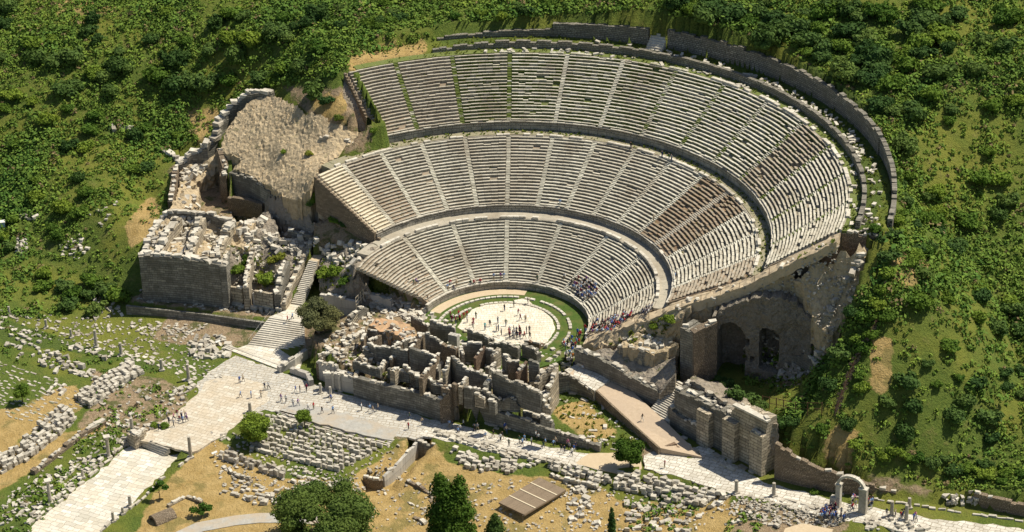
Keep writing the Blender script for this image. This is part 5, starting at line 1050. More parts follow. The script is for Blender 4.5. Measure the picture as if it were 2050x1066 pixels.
# gravelly small stones
mb = MB(); pol = [[(640,690),(760,600),(860,620),(1110,700),(1150,740),(1110,800),(880,800),(700,750)], [(270,590),(560,600),(640,470),(470,420),(300,440)], [(180,740),(400,780),(300,860),(60,1060),(0,1000),(200,850)], [(740,1066),(760,930),(900,960),(1150,960),(1480,1000),(1400,1066)], [(1480,700),(1740,500),(1640,740),(1560,780)], [(1480,990),(1700,1040),(1640,1066),(1450,1030)], [(1350,640),(1700,480),(1720,560),(1600,600),(1450,600)], [(0,620),(400,660),(450,760),(300,730),(0,660)], [(420,860),(800,890),(760,980),(440,990)]]
P = []
for po in pol:
    xs = [p[0] for p in po]; ys = [p[1] for p in po]; X = rng.uniform(min(xs), max(xs), 900); Y = rng.uniform(min(ys), max(ys), 900); m = in_poly(X, Y, po); P += list(zip(X[m][:520], Y[m][:520]))
for q in gtop(P): s = random.uniform(.15, .5); mb.box((q[0], q[1], q[2]+s*.2), (s*1.3, s, s*.7), random.uniform(0, 3), (random.uniform(.3, 1), 0, .2), .15, random.gauss(0, .3))
o = mb.build('rubble', 'block'); tag(o, 'fine broken stones littering the ground between ruins', 'rubble', kind='stuff')

# ------------------------------------------------------------------ columns
def column(px, py, h, lab, r=.36, cap=False):
    p = g1(px, py); t = thing('column', lab, 'column', p, 'upright column shafts along the old streets')
    mb = MB(); mb.box((p[0], p[1], p[2]+.12), (r*2.9, r*2.9, .5), random.uniform(0, 1)); mb.build('base', 'block', t)
    mb = MB(); n = 5
    mb.tube([(p[0], p[1], p[2]+.3+h*i/n) for i in range(n+1)], [r*(1-.15*i/n) for i in range(n+1)], 14, (.55, .05, .2)); sh = mb.build('shaft', 'block', t)
    if cap: mb = MB(); mb.cyl((p[0], p[1], p[2]+.3+h), r*.9, .45, 12, r*1.7, (.95, 0, 0)); mb.box((p[0], p[1], p[2]+.85+h), (r*3.4, r*3.4, .22), .3, (.95, 0, 0)); mb.build('capital', 'block', sh)
for px, py, h, lab, cap in ((218,916,4.0,'tall column with pale capital on the left kerb of the harbour street',True), (101,1008,4.4,'tall column with flat pale capital nearest the bottom left corner',True), (267,882,4.9,'grey column at the left end of the harbour street steps',False), (382,917,4.6,'grey column standing alone at the right side of the harbour street steps',False),
    (166,957,1.7,'short column stump on the left kerb between the two capped columns',False), (261,1015,2.2,'tallest of three column stumps on the right kerb of the harbour street',False), (246,1030,1.3,'middle and shortest of three column stumps on the right kerb',False), (227,1045,1.9,'lowest of three column stumps on the right kerb of the harbour street',False),
    (19,631,1.8,'column stump by the left edge on the grassy ancient street line',False), (93,657,1.8,'pale column stump beside the big shrub shadow at left',False), (143,677,1.9,'thin dark column stump between pale stump and tall column at left',False), (193,695,3.8,'tall dark column in the row above the grassy field at left',False), (243,712,2.8,'column between the tall dark column and the block stacks at left',False),
    (324,742,2.4,'column above the brown weedy patch left of the square',False), (378,762,3.6,'slender column at the left edge of the paved square',False), (501,826,2.0,'column stump at the upper corner of the block field',False), (1474,988,2.6,'thick column standing on the marble street below the corner pier',False), (1549,994,2.7,'thin column near the red earth left of the arch',False),
    (1785,1034,3.0,'first column right of the street arch',False), (1814,1044,3.3,'second column right of the street arch',False), (1820,1018,2.0,'short column on the far kerb right of the arch',False), (1336,1040,.9,'low drum in the green patch near the cypress',False), (305,898,1.6,'small dark stump on the pale harbour street steps',False)):
    column(px, py, h, lab, .3 if h < 2 else .38, cap)
# ------------------------------------------------------------------ leaves
def leaf_mesh(name, clumps, n, size, mat, r_, core=True, flat_up=.25, spike=1.0, **_k):
    """crown: leaf sprays over uneven clumps (x, y, z, radius, squash) with a dark inner twig mass"""
    c = np.array(clumps, float); w = c[:, 3]**2; k = r_.choice(len(c), n, p=w/w.sum())
    d = r_.normal(size=(n, 3)); d[:, 2] = np.abs(d[:, 2])*.9+d[:, 2]*.35; d /= np.linalg.norm(d, axis=1)[:, None]
    rad = c[k, 3]*r_.uniform(.62, 1.12, n)**1; P = c[k, :3]+d*rad[:, None]*np.c_[np.ones(n), np.ones(n), c[k, 4]]
    nn = d+r_.normal(size=(n, 3))*.55; nn[:, 2] += flat_up; nn /= np.linalg.norm(nn, axis=1)[:, None]
    a = np.cross(nn, r_.normal(size=(n, 3))); a /= np.linalg.norm(a, axis=1)[:, None]; b = np.cross(nn, a); s = size*r_.uniform(.6, 1.35, n)[:, None]
    q = np.stack([P-a*s*spike, P-b*s*.62+nn*s*.2, P+a*s*spike, P+b*s*.62+nn*s*.2], 1).reshape(-1, 3)
    F = np.arange(4*n).reshape(-1, 4)
    vs = [q]; fs = [tuple(x) for x in F.tolist()]; off = 4*n
    if core:
        for x, y, z, R, sq in clumps:
            m, l = 8, 5; ring = []
            for i in range(1, l):
                for j in range(m):
                    th, ph = math.pi*i/l, 2*math.pi*j/m; rr = R*.72*r_.uniform(.8, 1.12); ring.append((x+rr*math.sin(th)*math.cos(ph), y+rr*math.sin(th)*math.sin(ph), z+rr*sq*math.cos(th)))
            ring += [(x, y, z+R*.7*sq), (x, y, z-R*.7*sq)]; vs.append(np.array(ring))
            for i in range(l-2):
                for j in range(m): fs.append((off+i*m+j, off+(i+1)*m+j, off+(i+1)*m+(j+1) % m, off+i*m+(j+1) % m))
            for j in range(m): fs.append((off+(l-1)*m, off+j, off+(j+1) % m)); fs.append((off+(l-1)*m+1, off+(l-2)*m+(j+1) % m, off+(l-2)*m+j))
            off += len(ring)
    me = bpy.data.meshes.new(name); me.from_pydata(np.concatenate(vs).tolist(), [], fs); me.materials.append(MAT[mat]); me.update(); return me
BUSH = {}
for kind, mat in (('dark', 'leaf_dark'), ('green', 'leaf_mid'), ('yellowish', 'leaf_light')):
    for v in range(4):
        r_ = np.random.default_rng(100+v+len(kind)*7); cl = [(0, 0, .38, .66, .8)]
        for i in range(6+v): a = r_.uniform(0, 6.3); rr = r_.uniform(.35, .68); cl.append((rr*math.cos(a), rr*math.sin(a), r_.uniform(.2, .65), r_.uniform(.25, .42), .85))
        BUSH[kind, v] = leaf_mesh('bush', cl, 520, .125, mat, r_)
_pb = []
def put_bush(px, py, rpx, kind, lab, cat='bush', group='bushes on the slopes around the theatre', top=False):
    p = (gtop([(px, py+rpx*.35)])[0] if top else g1(px, py+rpx*.35)); R = rpx/9.3
    for q in _pb:
        if (q[0]-p[0])**2+(q[1]-p[1])**2 < ((q[2]+R)*.47)**2: return False
    _pb.append((p[0], p[1], R)); o = bpy.data.objects.new('bush', BUSH[kind, random.randrange(4)]); COL.objects.link(o)
    o.location = (p[0], p[1], p[2]-.1*R); s = R; o.scale = (s*random.uniform(.9, 1.15), s*random.uniform(.9, 1.15), s*random.uniform(.85, 1.15)); o.rotation_euler = (0, 0, random.uniform(0, 6.28))
    tag(o, where(p, lab % {'k': kind, 's': 'large' if rpx > 26 else 'medium' if rpx > 18 else 'small'}), cat, group); return True
for px, py, r, k in ((1818,764,31,'dark'),(1827,812,24,'dark'),(1777,804,22,'dark'),(1808,866,28,'dark'),(1906,828,24,'dark'),(1912,850,24,'dark'),(1932,802,24,'dark'),(1955,764,24,'dark'),(1982,835,28,'dark'),(1986,878,18,'dark'),(1858,728,16,'dark'),(1875,771,13,'green'),(1920,755,12,'green'),(2012,747,16,'dark'),(2015,773,16,'dark'),(2040,738,14,'dark'),(2046,790,15,'dark'),(1725,776,20,'green'),(1697,850,20,'dark'),(1716,887,16,'green'),(1722,748,15,'green'),(1958,636,20,'green'),(1995,655,26,'dark'),(1839,603,32,'green'),(2030,620,26,'dark'),(1900,690,22,'green'),
    (628,178,34,'dark'),(655,200,18,'dark'),(640,390,26,'green'),(660,402,18,'dark'),(655,425,22,'green'),(690,448,16,'dark'),(672,440,16,'green'),(1765,480,22,'dark'),(1780,512,22,'dark'),(1775,548,22,'green'),(1762,582,20,'green'),(1752,455,14,'green'),(1790,470,20,'dark'),(748,262,9,'green'),(620,408,14,'dark'),(618,308,11,'yellowish'),(568,304,7,'green'),(678,236,13,'yellowish'),(725,268,10,'dark'),(500,520,20,'green'),(478,540,18,'green'),(530,560,24,'green'),(545,520,16,'yellowish'),(562,515,14,'yellowish'),(650,545,20,'green'),(672,545,22,'green'),(690,560,16,'green'),(740,578,14,'green'),(752,585,12,'green'),(375,500,9,'green'),(1475,790,22,'dark'),(1500,800,22,'dark'),(1455,770,20,'dark'),(1520,815,18,'dark'),(1440,760,14,'dark'),(1340,640,14,'green'),(1310,655,12,'green'),(1600,700,12,'green'),(1560,720,13,'green'),(1620,615,12,'green'),(1335,992,12,'green'),(690,850,1,'green'),(310,852,12,'green'),(330,852,11,'green'),(1630,985,10,'green')):
    if r > 2: put_bush(px, py, r, k, '%(s)s %(k)s bush', top=(300 < px < 1620 and py < 830))
ZB = [([(0,0),(700,0),(680,110),(560,160),(420,190),(0,180)], 50, (16,34), ('dark','dark','green')), ([(0,180),(330,210),(400,290),(330,320),(150,470),(0,520)], 26, (14,26), ('green','dark','green')), ([(700,0),(1180,0),(1180,14),(900,45),(700,95)], 14, (12,18), ('green','dark')),
      ([(1350,0),(1900,0),(1900,180),(1800,300),(1790,250),(1715,165),(1520,72),(1360,30)], 54, (20,38), ('dark','dark','dark','green')), ([(1900,0),(2050,0),(2050,720),(1800,720),(1790,480),(1800,300)], 34, (14,28), ('dark','green','green')), ([(1548,845),(1600,850),(1750,910),(1900,940),(2050,975),(2050,940),(1700,885),(1600,830)], 16, (10,20), ('green','dark')),
      ([(1650,720),(1740,560),(1790,600),(1730,760),(1610,800)], 14, (15,24), ('green','green','dark')), ([(60,550),(200,530),(265,600),(140,640)], 10, (18,28), ('dark','green')), ([(1790,330),(1880,330),(1900,500),(1790,520)], 12, (16,26), ('dark','green'))]
for po, cnt, rr, kinds in ZB:
    xs = [p[0] for p in po]; ys = [p[1] for p in po]; tr = 0
    while cnt > 0 and tr < 1500:
        tr += 1; x, y = random.uniform(min(xs), max(xs)), random.uniform(min(ys), max(ys))
        if not in_poly(np.array([x]), np.array([y]), po)[0]: continue
        if put_bush(x, y, random.uniform(*rr)*1.12, random.choice(kinds), '%(s)s %(k)s bush'): cnt -= 1
# low scrub: one object, thousands of sprays that nobody could count
r_ = np.random.default_rng(55); X = r_.uniform(-188, 188, 300000); Y = r_.uniform(-100, 172, 300000); Z = Hg(X, Y); qx, qy = project(np.c_[X, Y, Z])
keep = (qx > -330) & (qx < IW+330) & (qy > -110) & (qy < IH+60); R = np.hypot(X, Y); ang = np.degrees(np.arctan2(Y, X)); keep &= ~((R < 81.6) & (ang > -22) & (ang < 100)) & ~((R < 73.5) & (ang > -22) & (ang < 160))
ok = np.zeros(len(X))
HILL = [([(-400,-150),(2450,-150),(2450,985),(1960,985),(1760,955),(1640,918),(1565,880),(1545,840),(1610,790),(1650,700),(1740,560),(1780,480),(1775,280),(1690,200),(1500,120),(1300,70),(1100,60),(870,80),(700,115),(690,150),(560,170),(435,250),(410,290),(340,300),(335,420),(300,460),(262,590),(100,640),(-400,580)], 1),
        ([(0,640),(240,720),(330,750),(180,760),(0,720)], .10), ([(1250,1000),(1400,1000),(1420,1066),(1260,1066)], .18), ([(200,740),(390,790),(260,870),(60,1066),(0,1066),(0,1010),(150,900),(180,830)], .26), ([(1470,1030),(1560,1025),(1540,1066),(1440,1066)], .3), ([(1480,700),(1600,700),(1600,800),(1500,780)], .3), ([(1545,840),(1640,915),(1800,960),(1960,980),(2050,980),(2050,930),(1700,840),(1600,800)], 1)]
for po, dn in HILL: ok = np.maximum(ok, in_poly(qx, qy, po)*dn)
for po in (DRY[3], DRY[4], DRY[5], DRY[8], DRY[9], DRY[10], DRY[11], DRY[13]): ok = np.where(in_poly(qx, qy, po), .3*(ok > 0), ok)
open_ = np.zeros(len(X))
for po, dn in (([(1560,860),(2050,930),(2050,600),(1950,560),(1820,600),(1700,780)], .72), ([(1850,0),(1960,0),(1960,250),(1880,300)], .45), ([(1850,430),(1980,430),(1980,560),(1850,560)], .3), ([(330,300),(420,290),(270,590),(130,570),(200,440)], .8), ([(0,430),(130,440),(110,620),(0,620)], .7), ([(0,200),(300,200),(260,300),(0,330)], .25)): open_ = np.maximum(open_, in_poly(qx, qy, po)*dn)
pat = vnoise(X, Y, 16, 21)+vnoise(X, Y, 7, 22)*.7
ok = ok*(1-open_)*np.clip(.8+pat*1.0, .28, 1)*.62
keep &= r_.uniform(size=len(X)) < ok
X, Y, Z, pat = X[keep], Y[keep], Z[keep], pat[keep]; n0 = len(X); per = 22; print('scrub clumps', n0)
rad0 = np.exp(r_.normal(-.25, .38, n0))*np.clip(.95+pat*.8, .6, 1.5); S_ = np.repeat(rad0, per)
d = r_.normal(size=(n0*per, 3)); d[:, 2] = np.abs(d[:, 2])*.9-.1; d /= np.linalg.norm(d, axis=1)[:, None]
P = np.repeat(np.c_[X, Y, Z], per, 0)+d*S_[:, None]*np.array([1, 1, .95])*r_.uniform(.55, 1.12, (n0*per, 1)); nn = d+r_.normal(size=d.shape)*.45; nn[:, 2] += .25; nn /= np.linalg.norm(nn, axis=1)[:, None]
a = np.cross(nn, r_.normal(size=d.shape)); a /= np.linalg.norm(a, axis=1)[:, None]; b = np.cross(nn, a); s = (.16+.13*S_)[:, None]*r_.uniform(.65, 1.35, (n0*per, 1))
q = np.stack([P-a*s, P-b*s*.7, P+a*s, P+b*s*.7], 1).reshape(-1, 3); nq = n0*per
me = bpy.data.meshes.new('scrub'); me.vertices.add(4*nq); me.vertices.foreach_set('co', q.ravel()); me.loops.add(4*nq); me.loops.foreach_set('vertex_index', np.arange(4*nq)); me.polygons.add(nq); me.polygons.foreach_set('loop_start', np.arange(0, 4*nq, 4)); me.polygons.foreach_set('loop_total', np.full(nq, 4))
_t = np.clip(.5+pat*.55+r_.normal(0, .2, n0), 0, 1); _d = (r_.uniform(size=n0) < .03).astype(float); tt = np.ones((nq, 4), np.float32); tt[:, 0] = np.repeat(_t, per); tt[:, 1] = np.repeat(_d, per)
aa = me.attributes.new('tint', 'FLOAT_COLOR', 'FACE'); aa.data.foreach_set('color', tt.ravel())
m, nt, bs = newmat('scrub_leaves'); n1 = noise(nt, .09, 4, .6); n2 = noise(nt, .5, 3, .6)
tn = attr(nt); col = mixc(nt, tn[0], (.20, .27, .038), (.065, .140, .024)); col = mixc(nt, mth(nt, 'MULTIPLY', ramp(nt, n1, .45, .6), .5), col, (.11, .175, .028)); col = mixc(nt, tn[1], col, (.20, .15, .07)); nt.links.new(col, bs.inputs[0])
me.materials.append(m); me.update(); o = bpy.data.objects.new('scrub', me); COL.objects.link(o); tag(o, 'low green scrub and brambles carpeting the slopes around the theatre', 'scrub', kind='stuff')
# weeds growing on the ledges and in the seating
def weeds(poly_world, n, size, label, mat='leaf_light'):
    pass
mb = MB(); 
def tuft(x, y, z, s):
    for _ in range(5):
        a = random.uniform(0, 6.28); b = random.uniform(.3, 1.0)*s; dx, dy = math.cos(a)*b, math.sin(a)*b
        mb.add([(x-dy*.5, y+dx*.5, z), (x+dy*.5, y-dx*.5, z), (x+dx+dy*.3, y+dy-dx*.3, z+s*random.uniform(.4, .9)), (x+dx*.8-dy*.3, y+dy*.8+dx*.3, z+s*random.uniform(.5, 1))], [(0, 1, 2, 3)])
for _ in range(3400):
    a = random.uniform(-20, 118); r = random.uniform(56.6, 71.4); w_ = 0.25+.9*max(0, 1-abs(a-92)/9)+.45*max(0, 1-abs(a-66)/16)+.3*(min(abs(((a-87.1)/STEP) % 1), abs(1-((a-87.1)/STEP) % 1)) < .06)
    if a > 100: w_ = .15+.6*(min(abs(((a-87.1)/STEP) % 1), abs(1-((a-87.1)/STEP) % 1)) < .07)
    if random.random() < w_*.8: 
        k = math.floor((r-56.4)/(15.2/21)); tuft((56.4+(k+.85)*15.2/21)*math.cos(RAD(a)), (56.4+(k+.85)*15.2/21)*math.sin(RAD(a)), 22.8+(k+1)*10.4/21-.12, random.uniform(.15, .32)*(1.5 if abs(a-92) < 6 and 60 < r < 69 else 1))
for _ in range(2000):
    a = random.uniform(-20, 128); rb = random.choice(((53.8,56.0,20.75),(56.8,57.6,23.0),(71.8,73.8,33.35),(75.2,79.4,34.0),(75.2,79.4,34.0)))
    if rb[0] > 56.5 and a > 110: continue
    r = random.uniform(rb[0], rb[1]); tuft(r*math.cos(RAD(a)), r*math.sin(RAD(a)), rb[2], random.uniform(.15, .5))
for _ in range(700):
    a = random.uniform(-20, 138); r = random.uniform(36.5, 53.4); k = math.floor((r-36)/.8); rr_ = 36+(k+.85)*.8
    if random.random() < .5 or a < 35: tuft(rr_*math.cos(RAD(a)), rr_*math.sin(RAD(a)), 11.7+(k+1)*.4-.12, random.uniform(.12, .25))
pw = []
for po, n in (([(640,690),(1110,700),(1110,800),(880,800),(700,750)], 260), ([(700,720),(740,700),(900,800),(880,806)], 200), ([(280,500),(640,470),(600,590),(460,580),(280,520)], 300), ([(640,500),(760,500),(820,600),(650,600)], 260), ([(1080,800),(1170,760),(1310,890),(1180,890)], 240), ([(1210,690),(1340,630),(1350,660),(1250,700)], 120), ([(1480,700),(1640,690),(1600,790),(1490,770)], 200), ([(1580,480),(1720,440),(1740,500),(1600,530)], 100)):
    xs = [p[0] for p in po]; ys = [p[1] for p in po]; U = rng.uniform(min(xs), max(xs), n*3); V_ = rng.uniform(min(ys), max(ys), n*3); m_ = in_poly(U, V_, po); pw += list(zip(U[m_][:n], V_[m_][:n]))
for q in gtop(pw): tuft(q[0], q[1], q[2]-.05, random.uniform(.25, .7))
o = mb.build('weeds', 'leaf_light'); tag(o, 'green weeds sprouting between seats and on the ruined ledges', 'weeds', kind='stuff')

# ------------------------------------------------------------------ trees
def tree(name, label, px, py, H_, R, mat, n, size, cl, lean=0, trunk=.3, group=None, p=None):
    """trunk with limbs, then a crown of sprays; cl = clumps relative to crown radius R and height H_"""
    p = g1(px, py) if p is None else p; t = thing(name, label, 'tree', p, group); r_ = np.random.default_rng(int(px))
    C = [(p[0]+x*R, p[1]+y*R, p[2]+z*H_, r*R, sq) for x, y, z, r, sq in cl]
    limbs = []; mb = MB(); top = p+np.array([0, 0, H_*.62]); mb.tube([p-np.array([0, 0, .3]), p+np.array([.05, .05, H_*.25]), p+np.array([lean, -.05, H_*.45]), top], [trunk, trunk*.8, trunk*.6, trunk*.25], 9)
    for c in C[:9]: 
        b = p+np.array([0, 0, H_*r_.uniform(.2, .45)]); e = np.array(c[:3]); limbs.append([b, (b+e)/2+np.array([0, 0, -.2]), e])
    tk = mb.build('trunk', 'bark', t)
    for l_ in limbs: lb = MB(); lb.tube(l_, [trunk*.4, trunk*.28, trunk*.1], 6); lb.build('limb', 'bark', tk)
    me = leaf_mesh('crown', [(c[0]-p[0], c[1]-p[1], c[2]-p[2], c[3], c[4]) for c in C], n, size, mat, r_); o = bpy.data.objects.new('crown', me); COL.objects.link(o); o.parent = t; return t
def blob(seed, k, lo=.35, hi=.9, rr=(.3, .45), sp=.62):
    r_ = np.random.default_rng(seed); out = []
    for i in range(k): a = r_.uniform(0, 6.28); z = r_.uniform(lo, hi); w = sp*math.sqrt(max(.05, 1-((z-(lo+hi)/2)/((hi-lo)/2+.15))**2)); q = w*r_.uniform(.45, 1); out.append((q*math.cos(a), q*math.sin(a), z, r_.uniform(*rr), .8))
    return out
tree('pine_tree', 'largest foreground tree, broad grey-green pine at the bottom edge left of centre', 655, 1095, 10.5, 11.0, 'leaf_pine', 24000, .26, blob(3, 60, .3, 1.0, (.16, .27), .84), trunk=.45)
tree('conifer_tree', 'tall dark twin-topped conifer at the bottom centre', 905, 1085, 15, 5.2, 'leaf_mid', 9000, .28, [(-.35,0,.9,.22,1.6),(-.3,0,.75,.4,1.5),(.35,.1,.85,.2,1.6),(.3,0,.7,.38,1.5),(0,0,.5,.62,1.3),(-.4,-.1,.4,.5,1.2),(.4,0,.38,.5,1.2),(0,-.3,.25,.6,1),(.5,-.2,.2,.4,1),(-.5,-.2,.2,.4,1)], trunk=.35)
tree('conifer_tree', 'small dark conical conifer just right of the tall twin conifer', 992, 1076, 5.6, 2.4, 'leaf_dark', 1500, .22, [(0,0,.85,.2,1.6),(0,0,.65,.42,1.4),(0,0,.42,.65,1),(0,0,.2,.85,.8)], trunk=.15)
tree('cypress_tree', 'slim dark pointed cypress at the bottom edge right of centre', 1225, 1074, 6.4, .85, 'leaf_dark', 1300, .18, [(0,0,.88,.35,2.6),(0,0,.7,.6,2.2),(0,0,.5,.8,2.2),(0,0,.3,.9,2),(0,0,.15,.8,1.5)], trunk=.12)
tree('leafy_tree', 'round bright green tree beside the marble street', 1262, 936, 5.4, 3.7, 'leaf_fresh', 3200, .24, blob(5, 18, .42, .85, (.3, .45), .68), trunk=.2)
tree('olive_tree', 'wide grey-green olive tree beside the narrow stairs', 644, 672, 7.6, 5.3, 'leaf_olive', 7000, .22, blob(8, 26, .38, .92, (.26, .42), .72), trunk=.35, p=at(644, 676, -1.9))
tree('leafy_tree', 'dense dark tree at the upper left of the block field', 510, 890, 6.2, 3.8, 'leaf_mid', 4200, .24, blob(9, 20, .28, .88, (.3, .45), .66), trunk=.2)
tree('leafy_tree', 'small slim tree on the steps of the block field', 611, 862, 4.4, 1.9, 'leaf_mid', 1000, .2, blob(10, 10, .5, .9, (.35, .5), .6), trunk=.1)
tree('leafy_tree', 'small dark tree in the grassy stone field at far left', 45, 806, 4.0, 2.2, 'leaf_mid', 1200, .2, blob(11, 10, .45, .9, (.35, .5), .6), trunk=.12)
tree('fig_sapling', 'young spreading sapling on dry grass right of the harbour street', 320, 1001, 4.0, 2.1, 'leaf_fresh', 420, .24, [(-.7,0,.55,.3,.9),(.2,0,.9,.35,1.1),(.6,.2,.6,.3,.9),(-.2,0,.7,.25,.9)], trunk=.1)
tree('fig_sapling', 'low spiky sapling among stones near the access path', 404, 1034, 2.8, 2.4, 'leaf_mid', 500, .24, [(-.6,0,.5,.35,.8),(.2,0,.75,.35,1.1),(.6,.2,.5,.35,.8),(0,-.3,.5,.35,.9)], trunk=.1)
for i, (px, py, H_, R) in enumerate(((560,195,2.6,1.6),(2010,1070,2.2,1.4))): pass
# ------------------------------------------------------------------ people
def skinned(name, J, E_, root=0):
    me = bpy.data.meshes.new(name); me.from_pydata([j[:3] for j in J], E_, []); o = bpy.data.objects.new(name, me); COL.objects.link(o)
    m = o.modifiers.new('s', 'SKIN'); m.use_smooth_shade = True; l = me.skin_vertices[0].data
    for i, j in enumerate(J): l[i].radius = (j[3], j[4] if len(j) > 4 else j[3]); l[i].use_root = (i == root)
    o.modifiers.new('u', 'SUBSURF').levels = 1
    dg = bpy.context.evaluated_depsgraph_get(); out = bpy.data.meshes.new_from_object(o.evaluated_get(dg)); bpy.data.objects.remove(o); return out
def figure(pose):
    """one body; joints: pelvis, belly, chest, neck, head, arms with hands, legs with feet. Faces +Y, feet at z 0."""
    if pose == 'sit':
        J = [(0,0,.10,.15,.12),(0,.02,.30,.13,.10),(0,.04,.50,.16,.11),(0,.05,.62,.055),(0,.07,.72,.085,.09),(0,.08,.82,.075,.08)]
        legs = [(.10,.06,.08,.09),(.13,.46,.10,.065),(.13,.50,-.34,.05),(.13,.62,-.38,.035)]; arms = [(.20,.03,.54,.05),(.25,.14,.30,.042),(.16,.36,.18,.035),(.13,.42,.16,.03)]
        K, A2 = [legs, [(-x, y, z, r) for x, y, z, r in legs]], [arms, [(-x, y, z, r) for x, y, z, r in arms]]
    else:
        J = [(0,0,.92,.15,.11),(0,0,1.12,.13,.10),(0,.01,1.32,.17,.11),(0,.01,1.46,.055),(0,.02,1.56,.085,.09),(0,.03,1.66,.075,.08)]
        st = {'stand': (0, 0), 'walk': (.32, .24), 'walkb': (-.26, -.2), 'point': (.08, 0)}[pose]; K = []; A2 = []
        for sgn in (1, -1):
            f = st[0]*sgn; K.append([(.09*sgn, 0, .86, .09), (.10*sgn, f*.55+.03, .48, .065), (.11*sgn, f*.95-.02, .09, .045), (.11*sgn, f+.10, .04, .035)])
            g = -st[1]*sgn
            if pose == 'point' and sgn == 1: A2.append([(.20,.02,1.38,.05), (.38,.12,1.42,.04), (.52,.30,1.52,.033), (.57,.36,1.54,.028)])
            elif pose == 'stand' and sgn == 1: A2.append([(.20,.0,1.36,.05), (.26,.02,1.10,.042), (.16,.22,1.08,.033), (.13,.28,1.08,.028)])
            else: A2.append([(.20*sgn, .0, 1.36, .05), (.25*sgn, g*.5-.02, 1.12, .042), (.26*sgn, g+.06, .86, .034), (.26*sgn, g+.10, .79, .028)])
    E_ = [(i, i+1) for i in range(5)]
    for L in K:
        b = len(J); J += [l for l in L]; E_ += [(0, b)]+[(b+i, b+i+1) for i in range(3)]
    for L in A2:
        b = len(J); J += [l for l in L]; E_ += [(2, b)]+[(b+i, b+i+1) for i in range(3)]
    me = skinned('person', J, E_); return me, pose
def mpl(name, c): 
    m, nt, bs = newmat(name); bs.inputs[0].default_value = (*c, 1); return m
skin = mpl('skin', (.45, .27, .18)); hairs = [mpl('dark_hair', (.03, .02, .015)), mpl('brown_hair', (.12, .07, .04)), mpl('pale_hat', (.7, .65, .5)), mpl('fair_hair', (.4, .28, .12))]
TOPS = [('navy', (.02, .03, .08)), ('white', (.75, .74, .7)), ('red', (.45, .03, .04)), ('black', (.02, .02, .022)), ('grey', (.25, .25, .26)), ('light blue', (.25, .38, .6)), ('dark green', (.04, .09, .05)), ('maroon', (.2, .02, .05)), ('purple', (.18, .06, .25)), ('blue', (.05, .12, .42)), ('beige', (.5, .4, .27)), ('pink', (.6, .2, .3)), ('teal', (.05, .4, .42)), ('orange', (.6, .22, .06))]
PANTS = [('dark trousers', (.02, .022, .03)), ('blue jeans', (.05, .08, .16)), ('khaki trousers', (.3, .24, .15)), ('grey trousers', (.14, .14, .15)), ('white shorts', (.6, .6, .55))]
tm_ = {n: mpl('cloth_'+n.replace(' ', '_'), c) for n, c in TOPS}; pm2 = {n: mpl('cloth_'+n.replace(' ', '_'), c) for n, c in PANTS}
FIG = {}
for pose in ('stand', 'walk', 'walkb', 'point', 'sit'):
    me, _ = figure(pose)
    for k in range(4): me.materials.append(skin)
    for p_ in me.polygons:
        c = p_.center; sit = pose == 'sit'
        hz = c.z-(.62 if sit else 1.46)
        if hz > .0:
            p_.material_index = 3 if (hz > .19 or (c.y < (.05 if sit else -.0) and hz > .08)) else 0
        elif sit: p_.material_index = (1 if c.z > .2 and c.y < .2 or (c.z > .24) else 2) if not (abs(c.x) > .1 and c.y > .34 and c.z > .13) else 0
        else:
            arm = abs(c.x) > .175
            p_.material_index = (0 if (c.z < 1.0 if pose != 'point' else (c.x > .45 or (c.x < 0 and c.z < 1.0))) else 1) if arm and c.z > .7 else (1 if c.z > .93 else 2)
            if pose == 'stand' and c.y > .14 and c.z > 1.0: p_.material_index = 0
    # ears, nose: small bumps on the head
    FIG[pose] = me
npers = 0
def person(px, py, pose, lab, cat='person', top=None, group='visitors at the ruins', z=None, rot=None):
    global npers
    p = gtop([(px, py)])[0] if z is None else at(px, py, z); npers += 1
    tn = top or random.choices([t[0] for t in TOPS[:12]], [5, 5, 2, 5, 3, 3, 1, 1, 1, 3, 2, 1])[0]; pn = random.choices([t[0] for t in PANTS], [4, 4, 1, 2, 1])[0]
    o = bpy.data.objects.new('person', FIG[pose]); COL.objects.link(o); o.location = p; s = random.uniform(.95, 1.08)*1.08; o.scale = (s, s, s)
    o.rotation_euler = (0, 0, random.uniform(0, 6.28) if rot is None else rot+random.gauss(0, .3))
    for k, m_ in enumerate((skin, tm_[tn], pm2[pn], random.choice(hairs))): o.material_slots[k].link = 'OBJECT'; o.material_slots[k].material = m_
    verb = {'sit': 'sitting', 'stand': 'standing', 'walk': 'walking', 'walkb': 'walking', 'point': 'pointing'}[pose]
    tag(o, where(p, 'person in %s top %s %s' % (tn, verb, lab)), cat, group)
def crowd(poly, n, poses, lab, tops=None, group='visitors at the ruins', z=None, rot=None, mind=4.5):
    xs = [p[0] for p in poly]; ys = [p[1] for p in poly]; P = []; tr = 0
    while len(P) < n and tr < 4000:
        tr += 1; x, y = random.uniform(min(xs), max(xs)), random.uniform(min(ys), max(ys))
        if in_poly(np.array([x]), np.array([y]), poly)[0] and all((x-a)**2+((y-b)*2)**2 > mind**2 for a, b in P): P.append((x, y))
    for x, y in P: person(x, y, random.choice(poses), lab, top=random.choice(tops) if tops else None, group=group, z=z, rot=rot)
OG = 'visitors on the orchestra floor'
